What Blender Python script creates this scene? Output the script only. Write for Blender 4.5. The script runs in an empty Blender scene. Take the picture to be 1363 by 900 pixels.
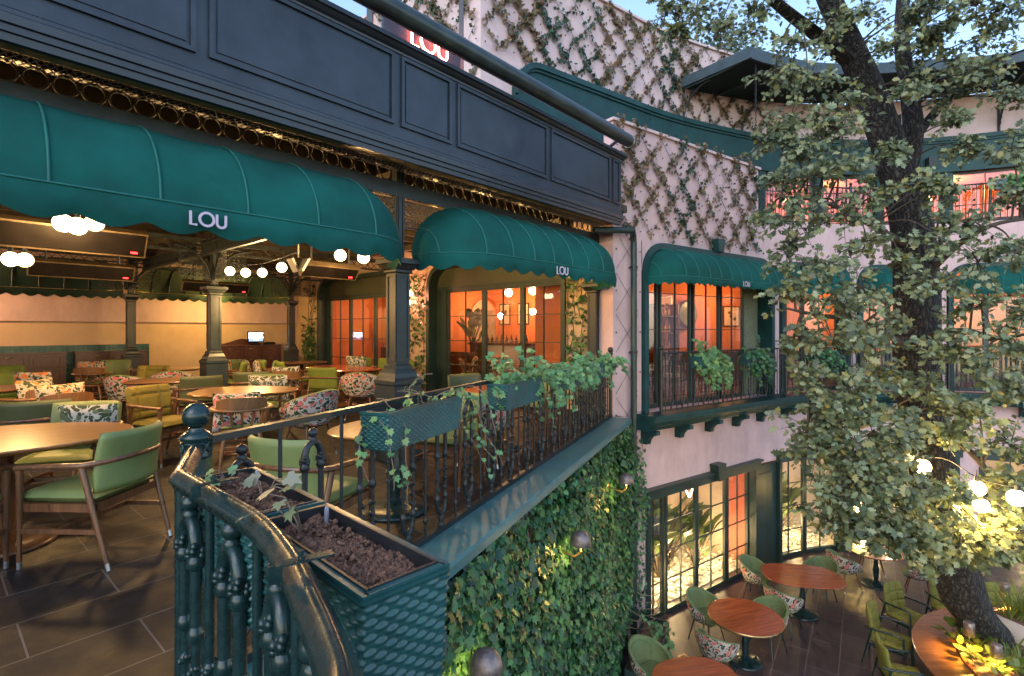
import bpy, math, random
import numpy as np
from mathutils import Vector, Matrix
random.seed(7); rng = np.random.default_rng(11)
SC = bpy.context.scene; COL = SC.collection
R = math.radians; PI = math.pi
V3 = Vector
# ------------------------------------------------------------------ frames
CH = 1.5                                    # eye height above the terrace floor
def at(px, py, Y):                          # a point seen at (px,py) in the photograph, Y metres away
    return V3(((px-681.5)/691*Y, Y, CH-(py-439)/691*Y))
def onz(px, py, Z):                         # same, on the level Z
    Y = (CH-Z)*691/(py-439); return V3(((px-681.5)/691*Y, Y, Z))
U = V3((.6591, .7521, 0)); W = V3((-.7521, .6591, 0)); ZU = V3((0, 0, 1))
ANG_U = math.atan2(U.y, U.x)
P1 = V3((-1.33, 6.06, 0))
def uv(u, v, z=0): return P1+U*u+W*v+ZU*z
RD = V3((.4033, .9151, 0)); RN = V3((-.9151, .4033, 0)); NEWEL = V3((-1.30, 2.14, 0))
def rl(t, n, z=0): return NEWEL+RD*t+RN*n+ZU*z
GZ = -4.0                                   # courtyard level
FA0 = V3((2.25, 9.35, 0)); TH0 = R(36); SL = 4.2; RR = 6.0
def fa(s, d=0):
    if s <= SL: th = TH0; p = FA0+V3((math.cos(th), math.sin(th), 0))*s
    else:
        th = TH0-(s-SL)/RR
        p = FA0+V3((math.cos(TH0), math.sin(TH0), 0))*SL+V3((math.sin(TH0)-math.sin(th), math.cos(th)-math.cos(TH0), 0))*RR
    return p+V3((-math.sin(th), math.cos(th), 0))*d, th
def SF(s, z, d=0): return fa(s, d)[0]+ZU*z
def S1(s, z, d=0): return uv(4.4+d, s, z)
# ------------------------------------------------------------------ mesh builder
class MB:
    def __init__(s): s.v=[]; s.f=[]; s.mi=[]; s.sm=[]
    def add(s, vs, fs, mi=0, smooth=False):
        o=len(s.v); s.v.extend([tuple(p) for p in vs])
        for f in fs:
            s.f.append(tuple(i+o for i in f)); s.mi.append(mi); s.sm.append(smooth)
        return s
    def hexa(s, p, mi=0):                   # 8 corners: bottom ring, top ring
        return s.add(p, [(3,2,1,0),(4,5,6,7),(0,1,5,4),(1,2,6,5),(2,3,7,6),(3,0,4,7)], mi)
    def box(s, c, sz, rz=0, mi=0, rot=None):
        m = rot if rot is not None else Matrix.Rotation(rz, 3, 'Z'); c=V3(c); a,b,h=sz[0]/2,sz[1]/2,sz[2]/2
        return s.hexa([c+m@V3(q) for q in ((-a,-b,-h),(a,-b,-h),(a,b,-h),(-a,b,-h),(-a,-b,h),(a,-b,h),(a,b,h),(-a,b,h))], mi)
    def bar(s, a, b, w, h, up=ZU, mi=0):    # box between two points
        a=V3(a); b=V3(b); d=(b-a).normalized(); sd=d.cross(up)
        if sd.length<1e-4: sd=d.cross(V3((1,0,0)))
        sd.normalize(); uu=sd.cross(d).normalized(); x=sd*w/2; y=uu*h/2
        return s.hexa([a-x-y,a+x-y,b+x-y,b-x-y,a-x+y,a+x+y,b+x+y,b-x+y], mi)
    def tube(s, pts, r, n=8, mi=0, closed=False, caps=True):
        pts=[V3(p) for p in pts]; N=len(pts)
        rs=r if hasattr(r,'__len__') else [r]*N
        vs=[]; up=None
        for i,p in enumerate(pts):
            if closed: t=pts[(i+1)%N]-pts[i-1]
            else: t=pts[min(i+1,N-1)]-pts[max(i-1,0)]
            t.normalize()
            if up is None:
                up=t.orthogonal().normalized()
            up=(up-t*up.dot(t))
            if up.length<1e-5: up=t.orthogonal()
            up.normalize(); sd=t.cross(up)
            for k in range(n):
                a=2*PI*k/n; vs.append(p+(up*math.cos(a)+sd*math.sin(a))*rs[i])
        fs=[]
        for i in range(N if closed else N-1):
            j=(i+1)%N
            for k in range(n): fs.append((i*n+k,i*n+(k+1)%n,j*n+(k+1)%n,j*n+k))
        s.add(vs,fs,mi,True)
        if caps and not closed:
            s.add(vs[:n],[tuple(range(n))[::-1]],mi); s.add(vs[-n:],[tuple(range(n))],mi)
        return s
    def lathe(s, prof, c=(0,0,0), n=16, mi=0, rot=None, sx=1, sy=1, smooth=True):
        c=V3(c); vs=[]
        for r,z in prof:
            for k in range(n):
                a=2*PI*k/n; q=V3((r*math.cos(a)*sx,r*math.sin(a)*sy,z)); vs.append(c+(rot@q if rot is not None else q))
        fs=[(i*n+k,i*n+(k+1)%n,(i+1)*n+(k+1)%n,(i+1)*n+k) for i in range(len(prof)-1) for k in range(n)]
        s.add(vs,fs,mi,smooth); s.add(vs[:n],[tuple(range(n))[::-1]],mi); s.add(vs[-n:],[tuple(range(n))],mi)
        return s
    def sqlathe(s, prof, c=(0,0,0), rz=0, mi=0):   # square section stack
        m=Matrix.Rotation(rz,3,'Z'); c=V3(c); vs=[]
        for r,z in prof: vs += [c+m@V3(q) for q in ((-r,-r,z),(r,-r,z),(r,r,z),(-r,r,z))]
        fs=[(i*4+k,i*4+(k+1)%4,i*4+4+(k+1)%4,i*4+4+k) for i in range(len(prof)-1) for k in range(4)]
        fs += [(3,2,1,0),tuple(len(vs)-4+k for k in range(4))]
        return s.add(vs,fs,mi)
    def ball(s, c, r, n=12, m=8, mi=0, sq=1):
        return s.lathe([(r*math.sin(PI*i/m)+1e-5, -r*sq*math.cos(PI*i/m)) for i in range(m+1)], c, n, mi)
    def grid(s, fn, nu, nv, mi=0, smooth=True, closeu=False):
        vs=[fn(i/nu, j/nv) for i in range(nu if closeu else nu+1) for j in range(nv+1)]; w=nv+1; L=nu if closeu else nu+1
        fs=[(i*w+j,((i+1)%L)*w+j,((i+1)%L)*w+j+1,i*w+j+1) for i in range(nu) for j in range(nv)]
        return s.add(vs,fs,mi,smooth)
    def prism(s, poly, ext, mi=0):          # polygon of 3D points extruded by a vector
        poly=[V3(p) for p in poly]; n=len(poly); ext=V3(ext)
        return s.add(poly+[p+ext for p in poly],[tuple(range(n))[::-1],tuple(range(n,2*n))]+[(i,(i+1)%n,n+(i+1)%n,n+i) for i in range(n)],mi)
    def sweep(s, pts, prof, up=ZU, mi=0, closed=False, smooth=False, caps=True):  # profile (side, up)
        pts=[V3(p) for p in pts]; N=len(pts); m=len(prof); vs=[]
        for i,p in enumerate(pts):
            if closed: a=pts[i-1]; b=pts[(i+1)%N]
            else: a=pts[max(i-1,0)]; b=pts[min(i+1,N-1)]
            t=(b-a); t.normalize(); sd=t.cross(up).normalized(); uu=sd.cross(t).normalized()
            k=1.0
            if 0<i<N-1 or closed:
                t2=(b-p).normalized(); c=max(.35,t.dot(t2)); k=1/c
            for x,y in prof: vs.append(p+sd*x*k+uu*y)
        fs=[(i*m+k,i*m+(k+1)%m,((i+1)%N)*m+(k+1)%m,((i+1)%N)*m+k) for i in range(N if closed else N-1) for k in range(m)]
        s.add(vs,fs,mi,smooth)
        if caps and not closed: s.add(vs[:m],[tuple(range(m))[::-1]],mi); s.add(vs[-m:],[tuple(range(m))],mi)
        return s
    def sbox(s, S, s0, s1, z0, z1, d0, d1, step=.3, mi=0):   # block on a wall frame
        n=max(1,int(abs(s1-s0)/step)) if S is SF or S is SU else 1
        vs=[]
        for i in range(n+1):
            a=s0+(s1-s0)*i/n; vs += [S(a,z0,d0),S(a,z1,d0),S(a,z1,d1),S(a,z0,d1)]
        fs=[(i*4+k,i*4+(k+1)%4,i*4+4+(k+1)%4,i*4+4+k) for i in range(n) for k in range(4)]+[(3,2,1,0),tuple(n*4+k for k in range(4))]
        return s.add(vs,fs,mi)
    def spath(s, S, path, w, d0, d1, mi=0, closed=False):    # flat moulding along (s,z) path, w to the inside
        N=len(path); vs=[]
        for i,(a,b) in enumerate(path):
            q=path[i-1] if (closed or i>0) else path[i]; t=path[(i+1)%N] if (closed or i<N-1) else path[i]
            dx,dz=t[0]-q[0],t[1]-q[1]; L=math.hypot(dx,dz) or 1; nx,nz=-dz/L,dx/L
            vs += [S(a,b,d0),S(a+nx*w,b+nz*w,d0),S(a+nx*w,b+nz*w,d1),S(a,b,d1)]
        fs=[(i*4+k,i*4+(k+1)%4,((i+1)%N)*4+(k+1)%4,((i+1)%N)*4+k) for i in range(N if closed else N-1) for k in range(4)]
        if not closed: fs += [(3,2,1,0),tuple((N-1)*4+k for k in range(4))]
        return s.add(vs,fs,mi)
    def build(s, name, mats, parent=None, origin=None):
        me=bpy.data.meshes.new(name); v=np.array(s.v,dtype=float).reshape(-1,3)
        if parent is not None and origin is None: off=np.array(parent['_w']) if '_w' in parent else np.zeros(3)
        elif origin is not None: off=np.array(origin)
        elif len(v): off=np.array([(v[:,0].min()+v[:,0].max())/2,(v[:,1].min()+v[:,1].max())/2,v[:,2].min()])
        else: off=np.zeros(3)
        me.from_pydata((v-off).tolist(),[],s.f)
        if not isinstance(mats,(list,tuple)): mats=[mats]
        for m in mats: me.materials.append(m)
        if len(mats)>1: me.polygons.foreach_set('material_index',s.mi)
        me.polygons.foreach_set('use_smooth',s.sm); me.update()
        o=bpy.data.objects.new(name,me); COL.objects.link(o)
        if parent is not None: o.parent=parent; o['_w']=parent['_w'] if '_w' in parent else (0.,0.,0.)
        else: o.location=off; o['_w']=tuple(off)
        return o
def tag(o, label=None, cat=None, group=None, kind=None):
    if label: o['label']=label
    if cat: o['category']=cat
    if group: o['group']=group
    if kind: o['kind']=kind
    return o
def thing(name, label, cat, loc=(0,0,0), rz=0, group=None, local=False):
    """local=True: children are modelled in the thing's own axes; else in world coordinates"""
    o=bpy.data.objects.new(name,None); COL.objects.link(o); o.location=loc; o.rotation_euler=(0,0,rz); o.empty_display_size=.1
    o['_w']=(0.,0.,0.) if local else tuple(loc)
    return tag(o,label,cat,group)
def dup(root, loc, rz=0, label=None, group=None):
    def cp(o, par):
        c=o.copy(); COL.objects.link(c)
        if par is not None: c.parent=par
        for ch in list(o.children): cp(ch,c)
        return c
    r=cp(root,None); r.location=loc; r.rotation_euler=(0,0,rz)
    if label: r['label']=label
    if group: r['group']=group
    return r
def face(dx, dy): return math.atan2(dy,dx)-PI/2    # rotation that turns local +Y to (dx,dy)
# ------------------------------------------------------------------ materials
MATS={}
def mat(name, col, rough=.6, metal=0, vary=.12, scale=6, bump=0, bscale=40, coat=0, spec=.5, detail=4, stretch=None, sheen=0, col2=None, ramp=None):
    if name in MATS: return MATS[name]
    m=bpy.data.materials.new(name); m.use_nodes=True; nt=m.node_tree; N=nt.nodes; L=nt.links
    b=N['Principled BSDF']; b.inputs['Roughness'].default_value=rough; b.inputs['Metallic'].default_value=metal
    b.inputs['Specular IOR Level'].default_value=spec
    if coat: b.inputs['Coat Weight'].default_value=coat; b.inputs['Coat Roughness'].default_value=.15
    if sheen: b.inputs['Sheen Weight'].default_value=sheen
    tc=N.new('ShaderNodeTexCoord'); src=tc.outputs['Object']
    if stretch:
        mp=N.new('ShaderNodeMapping'); mp.inputs['Scale'].default_value=stretch; L.new(src,mp.inputs['Vector']); src=mp.outputs['Vector']
    n=N.new('ShaderNodeTexNoise'); n.inputs['Scale'].default_value=scale; n.inputs['Detail'].default_value=detail; n.inputs['Roughness'].default_value=.65; L.new(src,n.inputs['Vector'])
    c2=col2 or tuple(min(1,c*(1+vary*1.6)) for c in col); c1=tuple(c*(1-vary*1.6) for c in col) if not col2 else col
    cr=N.new('ShaderNodeValToRGB'); cr.color_ramp.elements[0].position=ramp[0] if ramp else .3; cr.color_ramp.elements[1].position=ramp[1] if ramp else .7
    cr.color_ramp.elements[0].color=(*c1,1); cr.color_ramp.elements[1].color=(*c2,1)
    L.new(n.outputs['Fac'],cr.inputs['Fac']); L.new(cr.outputs['Color'],b.inputs['Base Color'])
    if rough<.95:
        mr=N.new('ShaderNodeMapRange'); mr.inputs['To Min'].default_value=max(0,rough-.12); mr.inputs['To Max'].default_value=min(1,rough+.12)
        L.new(n.outputs['Fac'],mr.inputs['Value']); L.new(mr.outputs['Result'],b.inputs['Roughness'])
    if bump:
        n2=N.new('ShaderNodeTexNoise'); n2.inputs['Scale'].default_value=bscale; n2.inputs['Detail'].default_value=3; L.new(src,n2.inputs['Vector'])
        bp=N.new('ShaderNodeBump'); bp.inputs['Strength'].default_value=bump; bp.inputs['Distance'].default_value=.01
        L.new(n2.outputs['Fac'],bp.inputs['Height']); L.new(bp.outputs['Normal'],b.inputs['Normal'])
    MATS[name]=m; return m
def emit(name, col, st):
    m=bpy.data.materials.new(name); m.use_nodes=True; b=m.node_tree.nodes['Principled BSDF']
    b.inputs['Base Color'].default_value=(*col,1); b.inputs['Emission Color'].default_value=(*col,1); b.inputs['Emission Strength'].default_value=st
    MATS[name]=m; return m
def leafmat(name, cols, rough=.5, trans=.25):
    m=bpy.data.materials.new(name); m.use_nodes=True; nt=m.node_tree; N=nt.nodes; L=nt.links; b=N['Principled BSDF']
    g=N.new('ShaderNodeNewGeometry'); cr=N.new('ShaderNodeValToRGB'); e=cr.color_ramp.elements
    e[0].color=(*cols[0],1); e[0].position=0; e[1].color=(*cols[-1],1); e[1].position=1
    for i,c in enumerate(cols[1:-1],1): k=e.new(i/(len(cols)-1)); k.color=(*c,1)
    L.new(g.outputs['Random Per Island'],cr.inputs['Fac'])
    tc=N.new('ShaderNodeTexCoord'); n=N.new('ShaderNodeTexNoise'); n.inputs['Scale'].default_value=1.7; n.inputs['Detail'].default_value=2; L.new(tc.outputs['Object'],n.inputs['Vector'])
    mx=N.new('ShaderNodeMix'); mx.data_type='RGBA'; mx.blend_type='MULTIPLY'; mx.inputs['Factor'].default_value=.55
    c2=N.new('ShaderNodeValToRGB'); c2.color_ramp.elements[0].position=.35; c2.color_ramp.elements[0].color=(.55,.55,.5,1); c2.color_ramp.elements[1].position=.68; c2.color_ramp.elements[1].color=(1.25,1.2,1.1,1)
    L.new(n.outputs['Fac'],c2.inputs['Fac']); L.new(cr.outputs['Color'],mx.inputs[6]); L.new(c2.outputs['Color'],mx.inputs[7])
    L.new(mx.outputs[2],b.inputs['Base Color']); b.inputs['Roughness'].default_value=rough
    if trans:
        tr=N.new('ShaderNodeBsdfTranslucent'); L.new(mx.outputs[2],tr.inputs['Color']); ms=N.new('ShaderNodeMixShader'); ms.inputs['Fac'].default_value=trans
        L.new(b.outputs[0],ms.inputs[1]); L.new(tr.outputs[0],ms.inputs[2]); L.new(ms.outputs[0],N['Material Output'].inputs['Surface'])
    MATS[name]=m; return m
def brickmat(name, c1, c2, mort, bw, rh, ms, rough=.5, off=.5, bump=.3, sc=1.0, wear=.3, rot=None, spec=.5):
    m=bpy.data.materials.new(name); m.use_nodes=True; nt=m.node_tree; N=nt.nodes; L=nt.links; b=N['Principled BSDF']
    b.inputs['Specular IOR Level'].default_value=spec
    tc=N.new('ShaderNodeTexCoord'); src=tc.outputs['Object']
    if rot:
        mp=N.new('ShaderNodeMapping'); mp.inputs['Rotation'].default_value=rot; L.new(src,mp.inputs['Vector']); src=mp.outputs['Vector']
    br=N.new('ShaderNodeTexBrick'); br.offset=off; br.inputs['Color1'].default_value=(*c1,1); br.inputs['Color2'].default_value=(*c2,1); br.inputs['Mortar'].default_value=(*mort,1)
    br.inputs['Scale'].default_value=sc; br.inputs['Brick Width'].default_value=bw; br.inputs['Row Height'].default_value=rh; br.inputs['Mortar Size'].default_value=ms; br.inputs['Mortar Smooth'].default_value=.1
    L.new(src,br.inputs['Vector'])
    n=N.new('ShaderNodeTexNoise'); n.inputs['Scale'].default_value=3.5; n.inputs['Detail'].default_value=8; n.inputs['Roughness'].default_value=.7; L.new(src,n.inputs['Vector'])
    cr=N.new('ShaderNodeValToRGB'); cr.color_ramp.elements[0].position=.3; cr.color_ramp.elements[0].color=(1-wear,1-wear,1-wear,1); cr.color_ramp.elements[1].position=.7; cr.color_ramp.elements[1].color=(1+wear,1+wear,1+wear,1)
    L.new(n.outputs['Fac'],cr.inputs['Fac'])
    mx=N.new('ShaderNodeMix'); mx.data_type='RGBA'; mx.blend_type='MULTIPLY'; mx.inputs['Factor'].default_value=1; L.new(br.outputs['Color'],mx.inputs[6]); L.new(cr.outputs['Color'],mx.inputs[7]); L.new(mx.outputs[2],b.inputs['Base Color'])
    mr=N.new('ShaderNodeMapRange'); mr.inputs['From Min'].default_value=.3; mr.inputs['From Max'].default_value=.7; mr.inputs['To Min'].default_value=max(.05,rough-.15); mr.inputs['To Max'].default_value=rough+.15; L.new(n.outputs['Fac'],mr.inputs['Value']); L.new(mr.outputs['Result'],b.inputs['Roughness'])
    ad=N.new('ShaderNodeMath'); ad.operation='MULTIPLY_ADD'; ad.inputs[1].default_value=-1; L.new(br.outputs['Fac'],ad.inputs[0])
    n3=N.new('ShaderNodeTexNoise'); n3.inputs['Scale'].default_value=25; n3.inputs['Detail'].default_value=5; L.new(src,n3.inputs['Vector']); L.new(n3.outputs['Fac'],ad.inputs[2])
    bp=N.new('ShaderNodeBump'); bp.inputs['Strength'].default_value=bump; bp.inputs['Distance'].default_value=.004; L.new(ad.outputs[0],bp.inputs['Height']); L.new(bp.outputs['Normal'],b.inputs['Normal'])
    MATS[name]=m; return m
def woodmat(name, c1, c2, rough=.35, scale=3, axis=0, coat=.2):
    m=bpy.data.materials.new(name); m.use_nodes=True; nt=m.node_tree; N=nt.nodes; L=nt.links; b=N['Principled BSDF']
    tc=N.new('ShaderNodeTexCoord'); mp=N.new('ShaderNodeMapping'); sc=[14,14,14]; sc[axis]=1.2; mp.inputs['Scale'].default_value=sc; L.new(tc.outputs['Object'],mp.inputs['Vector'])
    n=N.new('ShaderNodeTexNoise'); n.inputs['Scale'].default_value=scale; n.inputs['Detail'].default_value=7; n.inputs['Roughness'].default_value=.7; n.inputs['Distortion'].default_value=.6; L.new(mp.outputs['Vector'],n.inputs['Vector'])
    cr=N.new('ShaderNodeValToRGB'); cr.color_ramp.elements[0].position=.32; cr.color_ramp.elements[0].color=(*c1,1); cr.color_ramp.elements[1].position=.68; cr.color_ramp.elements[1].color=(*c2,1)
    L.new(n.outputs['Fac'],cr.inputs['Fac']); L.new(cr.outputs['Color'],b.inputs['Base Color']); b.inputs['Roughness'].default_value=rough; b.inputs['Coat Weight'].default_value=coat; b.inputs['Coat Roughness'].default_value=.2
    bp=N.new('ShaderNodeBump'); bp.inputs['Strength'].default_value=.08; bp.inputs['Distance'].default_value=.003; L.new(n.outputs['Fac'],bp.inputs['Height']); L.new(bp.outputs['Normal'],b.inputs['Normal'])
    MATS[name]=m; return m
def floralmat(name, bg, leaf, fl1, fl2, scale=8):
    m=bpy.data.materials.new(name); m.use_nodes=True; nt=m.node_tree; N=nt.nodes; L=nt.links; b=N['Principled BSDF']; b.inputs['Roughness'].default_value=.85
    tc=N.new('ShaderNodeTexCoord'); ns=N.new('ShaderNodeTexNoise'); ns.inputs['Scale'].default_value=5; ns.inputs['Detail'].default_value=2; L.new(tc.outputs['Object'],ns.inputs['Vector'])
    add=N.new('ShaderNodeMix'); add.data_type='RGBA'; add.blend_type='ADD'; add.inputs['Factor'].default_value=.22; L.new(tc.outputs['Object'],add.inputs[6]); L.new(ns.outputs['Color'],add.inputs[7])
    last=None
    def layer(prev, sc, stretch, thr, c_a, c_b, pick):
        mp=N.new('ShaderNodeMapping'); mp.inputs['Scale'].default_value=stretch; mp.inputs['Rotation'].default_value=(.5,.7,.6+pick); L.new(add.outputs[2],mp.inputs['Vector'])
        vo=N.new('ShaderNodeTexVoronoi'); vo.inputs['Scale'].default_value=sc; L.new(mp.outputs['Vector'],vo.inputs['Vector'])
        cr=N.new('ShaderNodeValToRGB'); cr.color_ramp.interpolation='CONSTANT'; e=cr.color_ramp.elements; e[0].color=(1,1,1,1); e[1].position=thr; e[1].color=(0,0,0,1); L.new(vo.outputs['Distance'],cr.inputs['Fac'])
        sp=N.new('ShaderNodeSeparateColor'); L.new(vo.outputs['Color'],sp.inputs[0])
        gt=N.new('ShaderNodeMath'); gt.operation='GREATER_THAN'; gt.inputs[1].default_value=pick; L.new(sp.outputs[0],gt.inputs[0])
        mu=N.new('ShaderNodeMath'); mu.operation='MULTIPLY'; L.new(cr.outputs['Color'],mu.inputs[0]); L.new(gt.outputs[0],mu.inputs[1])
        cc=N.new('ShaderNodeMix'); cc.data_type='RGBA'; cc.inputs[6].default_value=(*c_a,1); cc.inputs[7].default_value=(*c_b,1)
        v2=N.new('ShaderNodeTexVoronoi'); v2.inputs['Scale'].default_value=sc*3.1; L.new(mp.outputs['Vector'],v2.inputs['Vector']); L.new(v2.outputs['Distance'],cc.inputs['Factor'])
        mx=N.new('ShaderNodeMix'); mx.data_type='RGBA'; L.new(mu.outputs[0],mx.inputs['Factor']); L.new(cc.outputs[2],mx.inputs[7])
        if prev is None: mx.inputs[6].default_value=(*bg,1)
        else: L.new(prev,mx.inputs[6])
        return mx.outputs[2]
    o=layer(None,scale,(1,2.0,1.2),.50,leaf,tuple(c*.3 for c in leaf),.25)
    o=layer(o,scale*1.25,(1.6,.9,1.4),.42,tuple(c*.25 for c in leaf),tuple(c*1.3 for c in leaf),.45)
    o=layer(o,scale*.75,(1,1,1),.44,fl1,fl2,.55)
    L.new(o,b.inputs['Base Color']); MATS[name]=m; return m
def glassmat(name, fac=.1, tint=(1,1,1), rough=.02):
    m=bpy.data.materials.new(name); m.use_nodes=True; nt=m.node_tree; N=nt.nodes; L=nt.links
    t=N.new('ShaderNodeBsdfTransparent'); t.inputs['Color'].default_value=(*tint,1); g=N.new('ShaderNodeBsdfGlossy'); g.inputs['Roughness'].default_value=rough; g.inputs['Color'].default_value=(.9,.95,1,1)
    fr=N.new('ShaderNodeLayerWeight'); fr.inputs['Blend'].default_value=.12; ad=N.new('ShaderNodeMath'); ad.operation='MULTIPLY_ADD'; ad.use_clamp=True; ad.inputs[1].default_value=.5; ad.inputs[2].default_value=fac*.35; L.new(fr.outputs['Facing'],ad.inputs[0])
    ms=N.new('ShaderNodeMixShader'); L.new(ad.outputs[0],ms.inputs['Fac']); L.new(t.outputs[0],ms.inputs[1]); L.new(g.outputs[0],ms.inputs[2]); L.new(ms.outputs[0],N['Material Output'].inputs['Surface'])
    MATS[name]=m; return m
def plastermat(name, col, dirt=.25):
    m=mat(name,col,rough=.85,vary=.05,scale=2.2,bump=.15,bscale=60,spec=.2)
    nt=m.node_tree; N=nt.nodes; L=nt.links; b=N['Principled BSDF']; src=b.inputs['Base Color'].links[0].from_socket
    tc=N.new('ShaderNodeTexCoord'); mp=N.new('ShaderNodeMapping'); mp.inputs['Scale'].default_value=(1.3,1.3,.6); L.new(tc.outputs['Object'],mp.inputs['Vector'])
    n=N.new('ShaderNodeTexNoise'); n.inputs['Scale'].default_value=1.4; n.inputs['Detail'].default_value=9; n.inputs['Roughness'].default_value=.7; L.new(mp.outputs['Vector'],n.inputs['Vector'])
    cr=N.new('ShaderNodeValToRGB'); cr.color_ramp.elements[0].position=.33; cr.color_ramp.elements[0].color=(1-dirt,1-dirt,1-dirt,1); cr.color_ramp.elements[1].position=.6; cr.color_ramp.elements[1].color=(1,1,1,1); L.new(n.outputs['Fac'],cr.inputs['Fac'])
    mx=N.new('ShaderNodeMix'); mx.data_type='RGBA'; mx.blend_type='MULTIPLY'; mx.inputs['Factor'].default_value=1; L.new(src,mx.inputs[6]); L.new(cr.outputs['Color'],mx.inputs[7]); L.new(mx.outputs[2],b.inputs['Base Color'])
    return m
M=MATS
plastermat('pink_plaster',(.60,.43,.42),.20); plastermat('cream_plaster',(.56,.40,.26),.10)
plastermat('upper_plaster',(.58,.45,.445),.16)
mat('dark_paint',(.022,.030,.042),.38,vary=.25,scale=2.5,bump=.04,bscale=30,spec=.5)
mat('green_paint',(.008,.044,.044),.48,vary=.25,scale=3,bump=.05,bscale=25,spec=.3)
mat('deep_green',(.016,.036,.030),.42,vary=.2,scale=3,bump=.05,bscale=25)
mat('olive_panel',(.055,.065,.035),.5,vary=.12,scale=2)
mat('column_paint',(.019,.027,.027),.4,vary=.25,scale=5,bump=.06,bscale=30)
mat('iron_green',(.006,.022,.022),.30,vary=.4,scale=9,bump=.12,bscale=45,spec=.5,coat=.15)
mat('rail_iron',(.008,.026,.026),.27,vary=.15,scale=20,bump=.015,bscale=140,spec=.38,coat=.12)
mat('iron_dark',(.012,.016,.017),.4,vary=.3,scale=8,bump=.1,bscale=50)
mat('ledge_paint',(.052,.145,.145),.40,vary=.16,scale=5.0,bump=.03,bscale=40,spec=.4,detail=9)
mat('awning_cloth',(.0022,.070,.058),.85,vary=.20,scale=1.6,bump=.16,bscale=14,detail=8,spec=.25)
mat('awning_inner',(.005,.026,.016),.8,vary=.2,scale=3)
mat('piping',(.006,.11,.092),.7,vary=.1)
mat('lettering',(.50,.41,.51),.5,vary=.05)
mat('planter_weave',(.014,.072,.072),.36,vary=.22,scale=5,bump=.06,bscale=60)
mat('planter_liner',(.016,.017,.018),.45,vary=.2)
mat('soil',(.035,.015,.009),.95,col2=(.24,.125,.075),scale=60,detail=8,bump=.9,bscale=90)
mat('brass',(.45,.30,.12),.3,metal=.9,vary=.2); mat('steel',(.45,.45,.46),.3,metal=.9,vary=.1)
mat('bronze_shade',(.20,.155,.135),.42,metal=.55,vary=.35,scale=14)
mat('green_leather',(.145,.185,.058),.55,vary=.12,scale=4,bump=.08,bscale=80)
mat('olive_leather',(.075,.082,.028),.55,vary=.12,scale=4,bump=.06,bscale=80)
mat('lime_cloth',(.13,.165,.018),.8,vary=.12,scale=6,bump=.08,bscale=150)
mat('garden_cloth',(.155,.150,.022),.8,vary=.12,scale=6,bump=.08,bscale=150); mat('moss_cloth',(.12,.16,.062),.8,vary=.12,scale=6,bump=.08,bscale=150)
mat('mustard_cloth',(.165,.125,.014),.8,vary=.12,scale=6,bump=.06,bscale=150)
mat('chair_piping',(.10,.17,.06),.6,vary=.1)
mat('cable',(.015,.015,.015),.5); mat('black_panel',(.0035,.0025,.0025),.5,vary=.3,spec=.2)
def barkmat():
    m=bpy.data.materials.new('bark'); m.use_nodes=True; nt=m.node_tree; N=nt.nodes; L=nt.links; b=N['Principled BSDF']; b.inputs['Roughness'].default_value=.95
    tc=N.new('ShaderNodeTexCoord'); ns=N.new('ShaderNodeTexNoise'); ns.inputs['Scale'].default_value=5; ns.inputs['Detail'].default_value=5; L.new(tc.outputs['Object'],ns.inputs['Vector'])
    ad=N.new('ShaderNodeMix'); ad.data_type='RGBA'; ad.blend_type='ADD'; ad.inputs['Factor'].default_value=.16; L.new(tc.outputs['Object'],ad.inputs[6]); L.new(ns.outputs['Color'],ad.inputs[7])
    mp=N.new('ShaderNodeMapping'); mp.inputs['Scale'].default_value=(13,13,3.2); L.new(ad.outputs[2],mp.inputs['Vector'])
    vo=N.new('ShaderNodeTexVoronoi'); vo.feature='DISTANCE_TO_EDGE'; vo.inputs['Scale'].default_value=1.6; L.new(mp.outputs['Vector'],vo.inputs['Vector'])
    fi=N.new('ShaderNodeTexNoise'); fi.inputs['Scale'].default_value=45; fi.inputs['Detail'].default_value=6; L.new(tc.outputs['Object'],fi.inputs['Vector'])
    cr=N.new('ShaderNodeValToRGB'); e=cr.color_ramp.elements; e[0].color=(.008,.007,.007,1); e[0].position=.02; e[1].color=(.085,.078,.070,1); e[1].position=.40; L.new(vo.outputs['Distance'],cr.inputs['Fac'])
    mx=N.new('ShaderNodeMix'); mx.data_type='RGBA'; mx.blend_type='MULTIPLY'; mx.inputs['Factor'].default_value=.7; c2=N.new('ShaderNodeValToRGB'); c2.color_ramp.elements[0].position=.3; c2.color_ramp.elements[0].color=(.4,.4,.4,1); c2.color_ramp.elements[1].position=.7; c2.color_ramp.elements[1].color=(1.4,1.35,1.25,1); L.new(fi.outputs['Fac'],c2.inputs['Fac']); L.new(cr.outputs['Color'],mx.inputs[6]); L.new(c2.outputs['Color'],mx.inputs[7]); L.new(mx.outputs[2],b.inputs['Base Color'])
    mm=N.new('ShaderNodeMath'); mm.operation='MULTIPLY_ADD'; mm.inputs[1].default_value=2.5; L.new(vo.outputs['Distance'],mm.inputs[0]); L.new(fi.outputs['Fac'],mm.inputs[2])
    bp=N.new('ShaderNodeBump'); bp.inputs['Strength'].default_value=1; bp.inputs['Distance'].default_value=.03; L.new(mm.outputs[0],bp.inputs['Height']); L.new(bp.outputs['Normal'],b.inputs['Normal']); MATS['bark']=m
barkmat()
mat('twig',(.06,.045,.032),.9,vary=.3); mat('vine_stem',(.20,.14,.09),.9,vary=.3)
mat('terrace_ceiling',(.060,.044,.024),.7,vary=.25,scale=3,stretch=(1,6,1))
mat('mesh_metal',(.18,.17,.16),.5,metal=.5,vary=.2)
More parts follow.
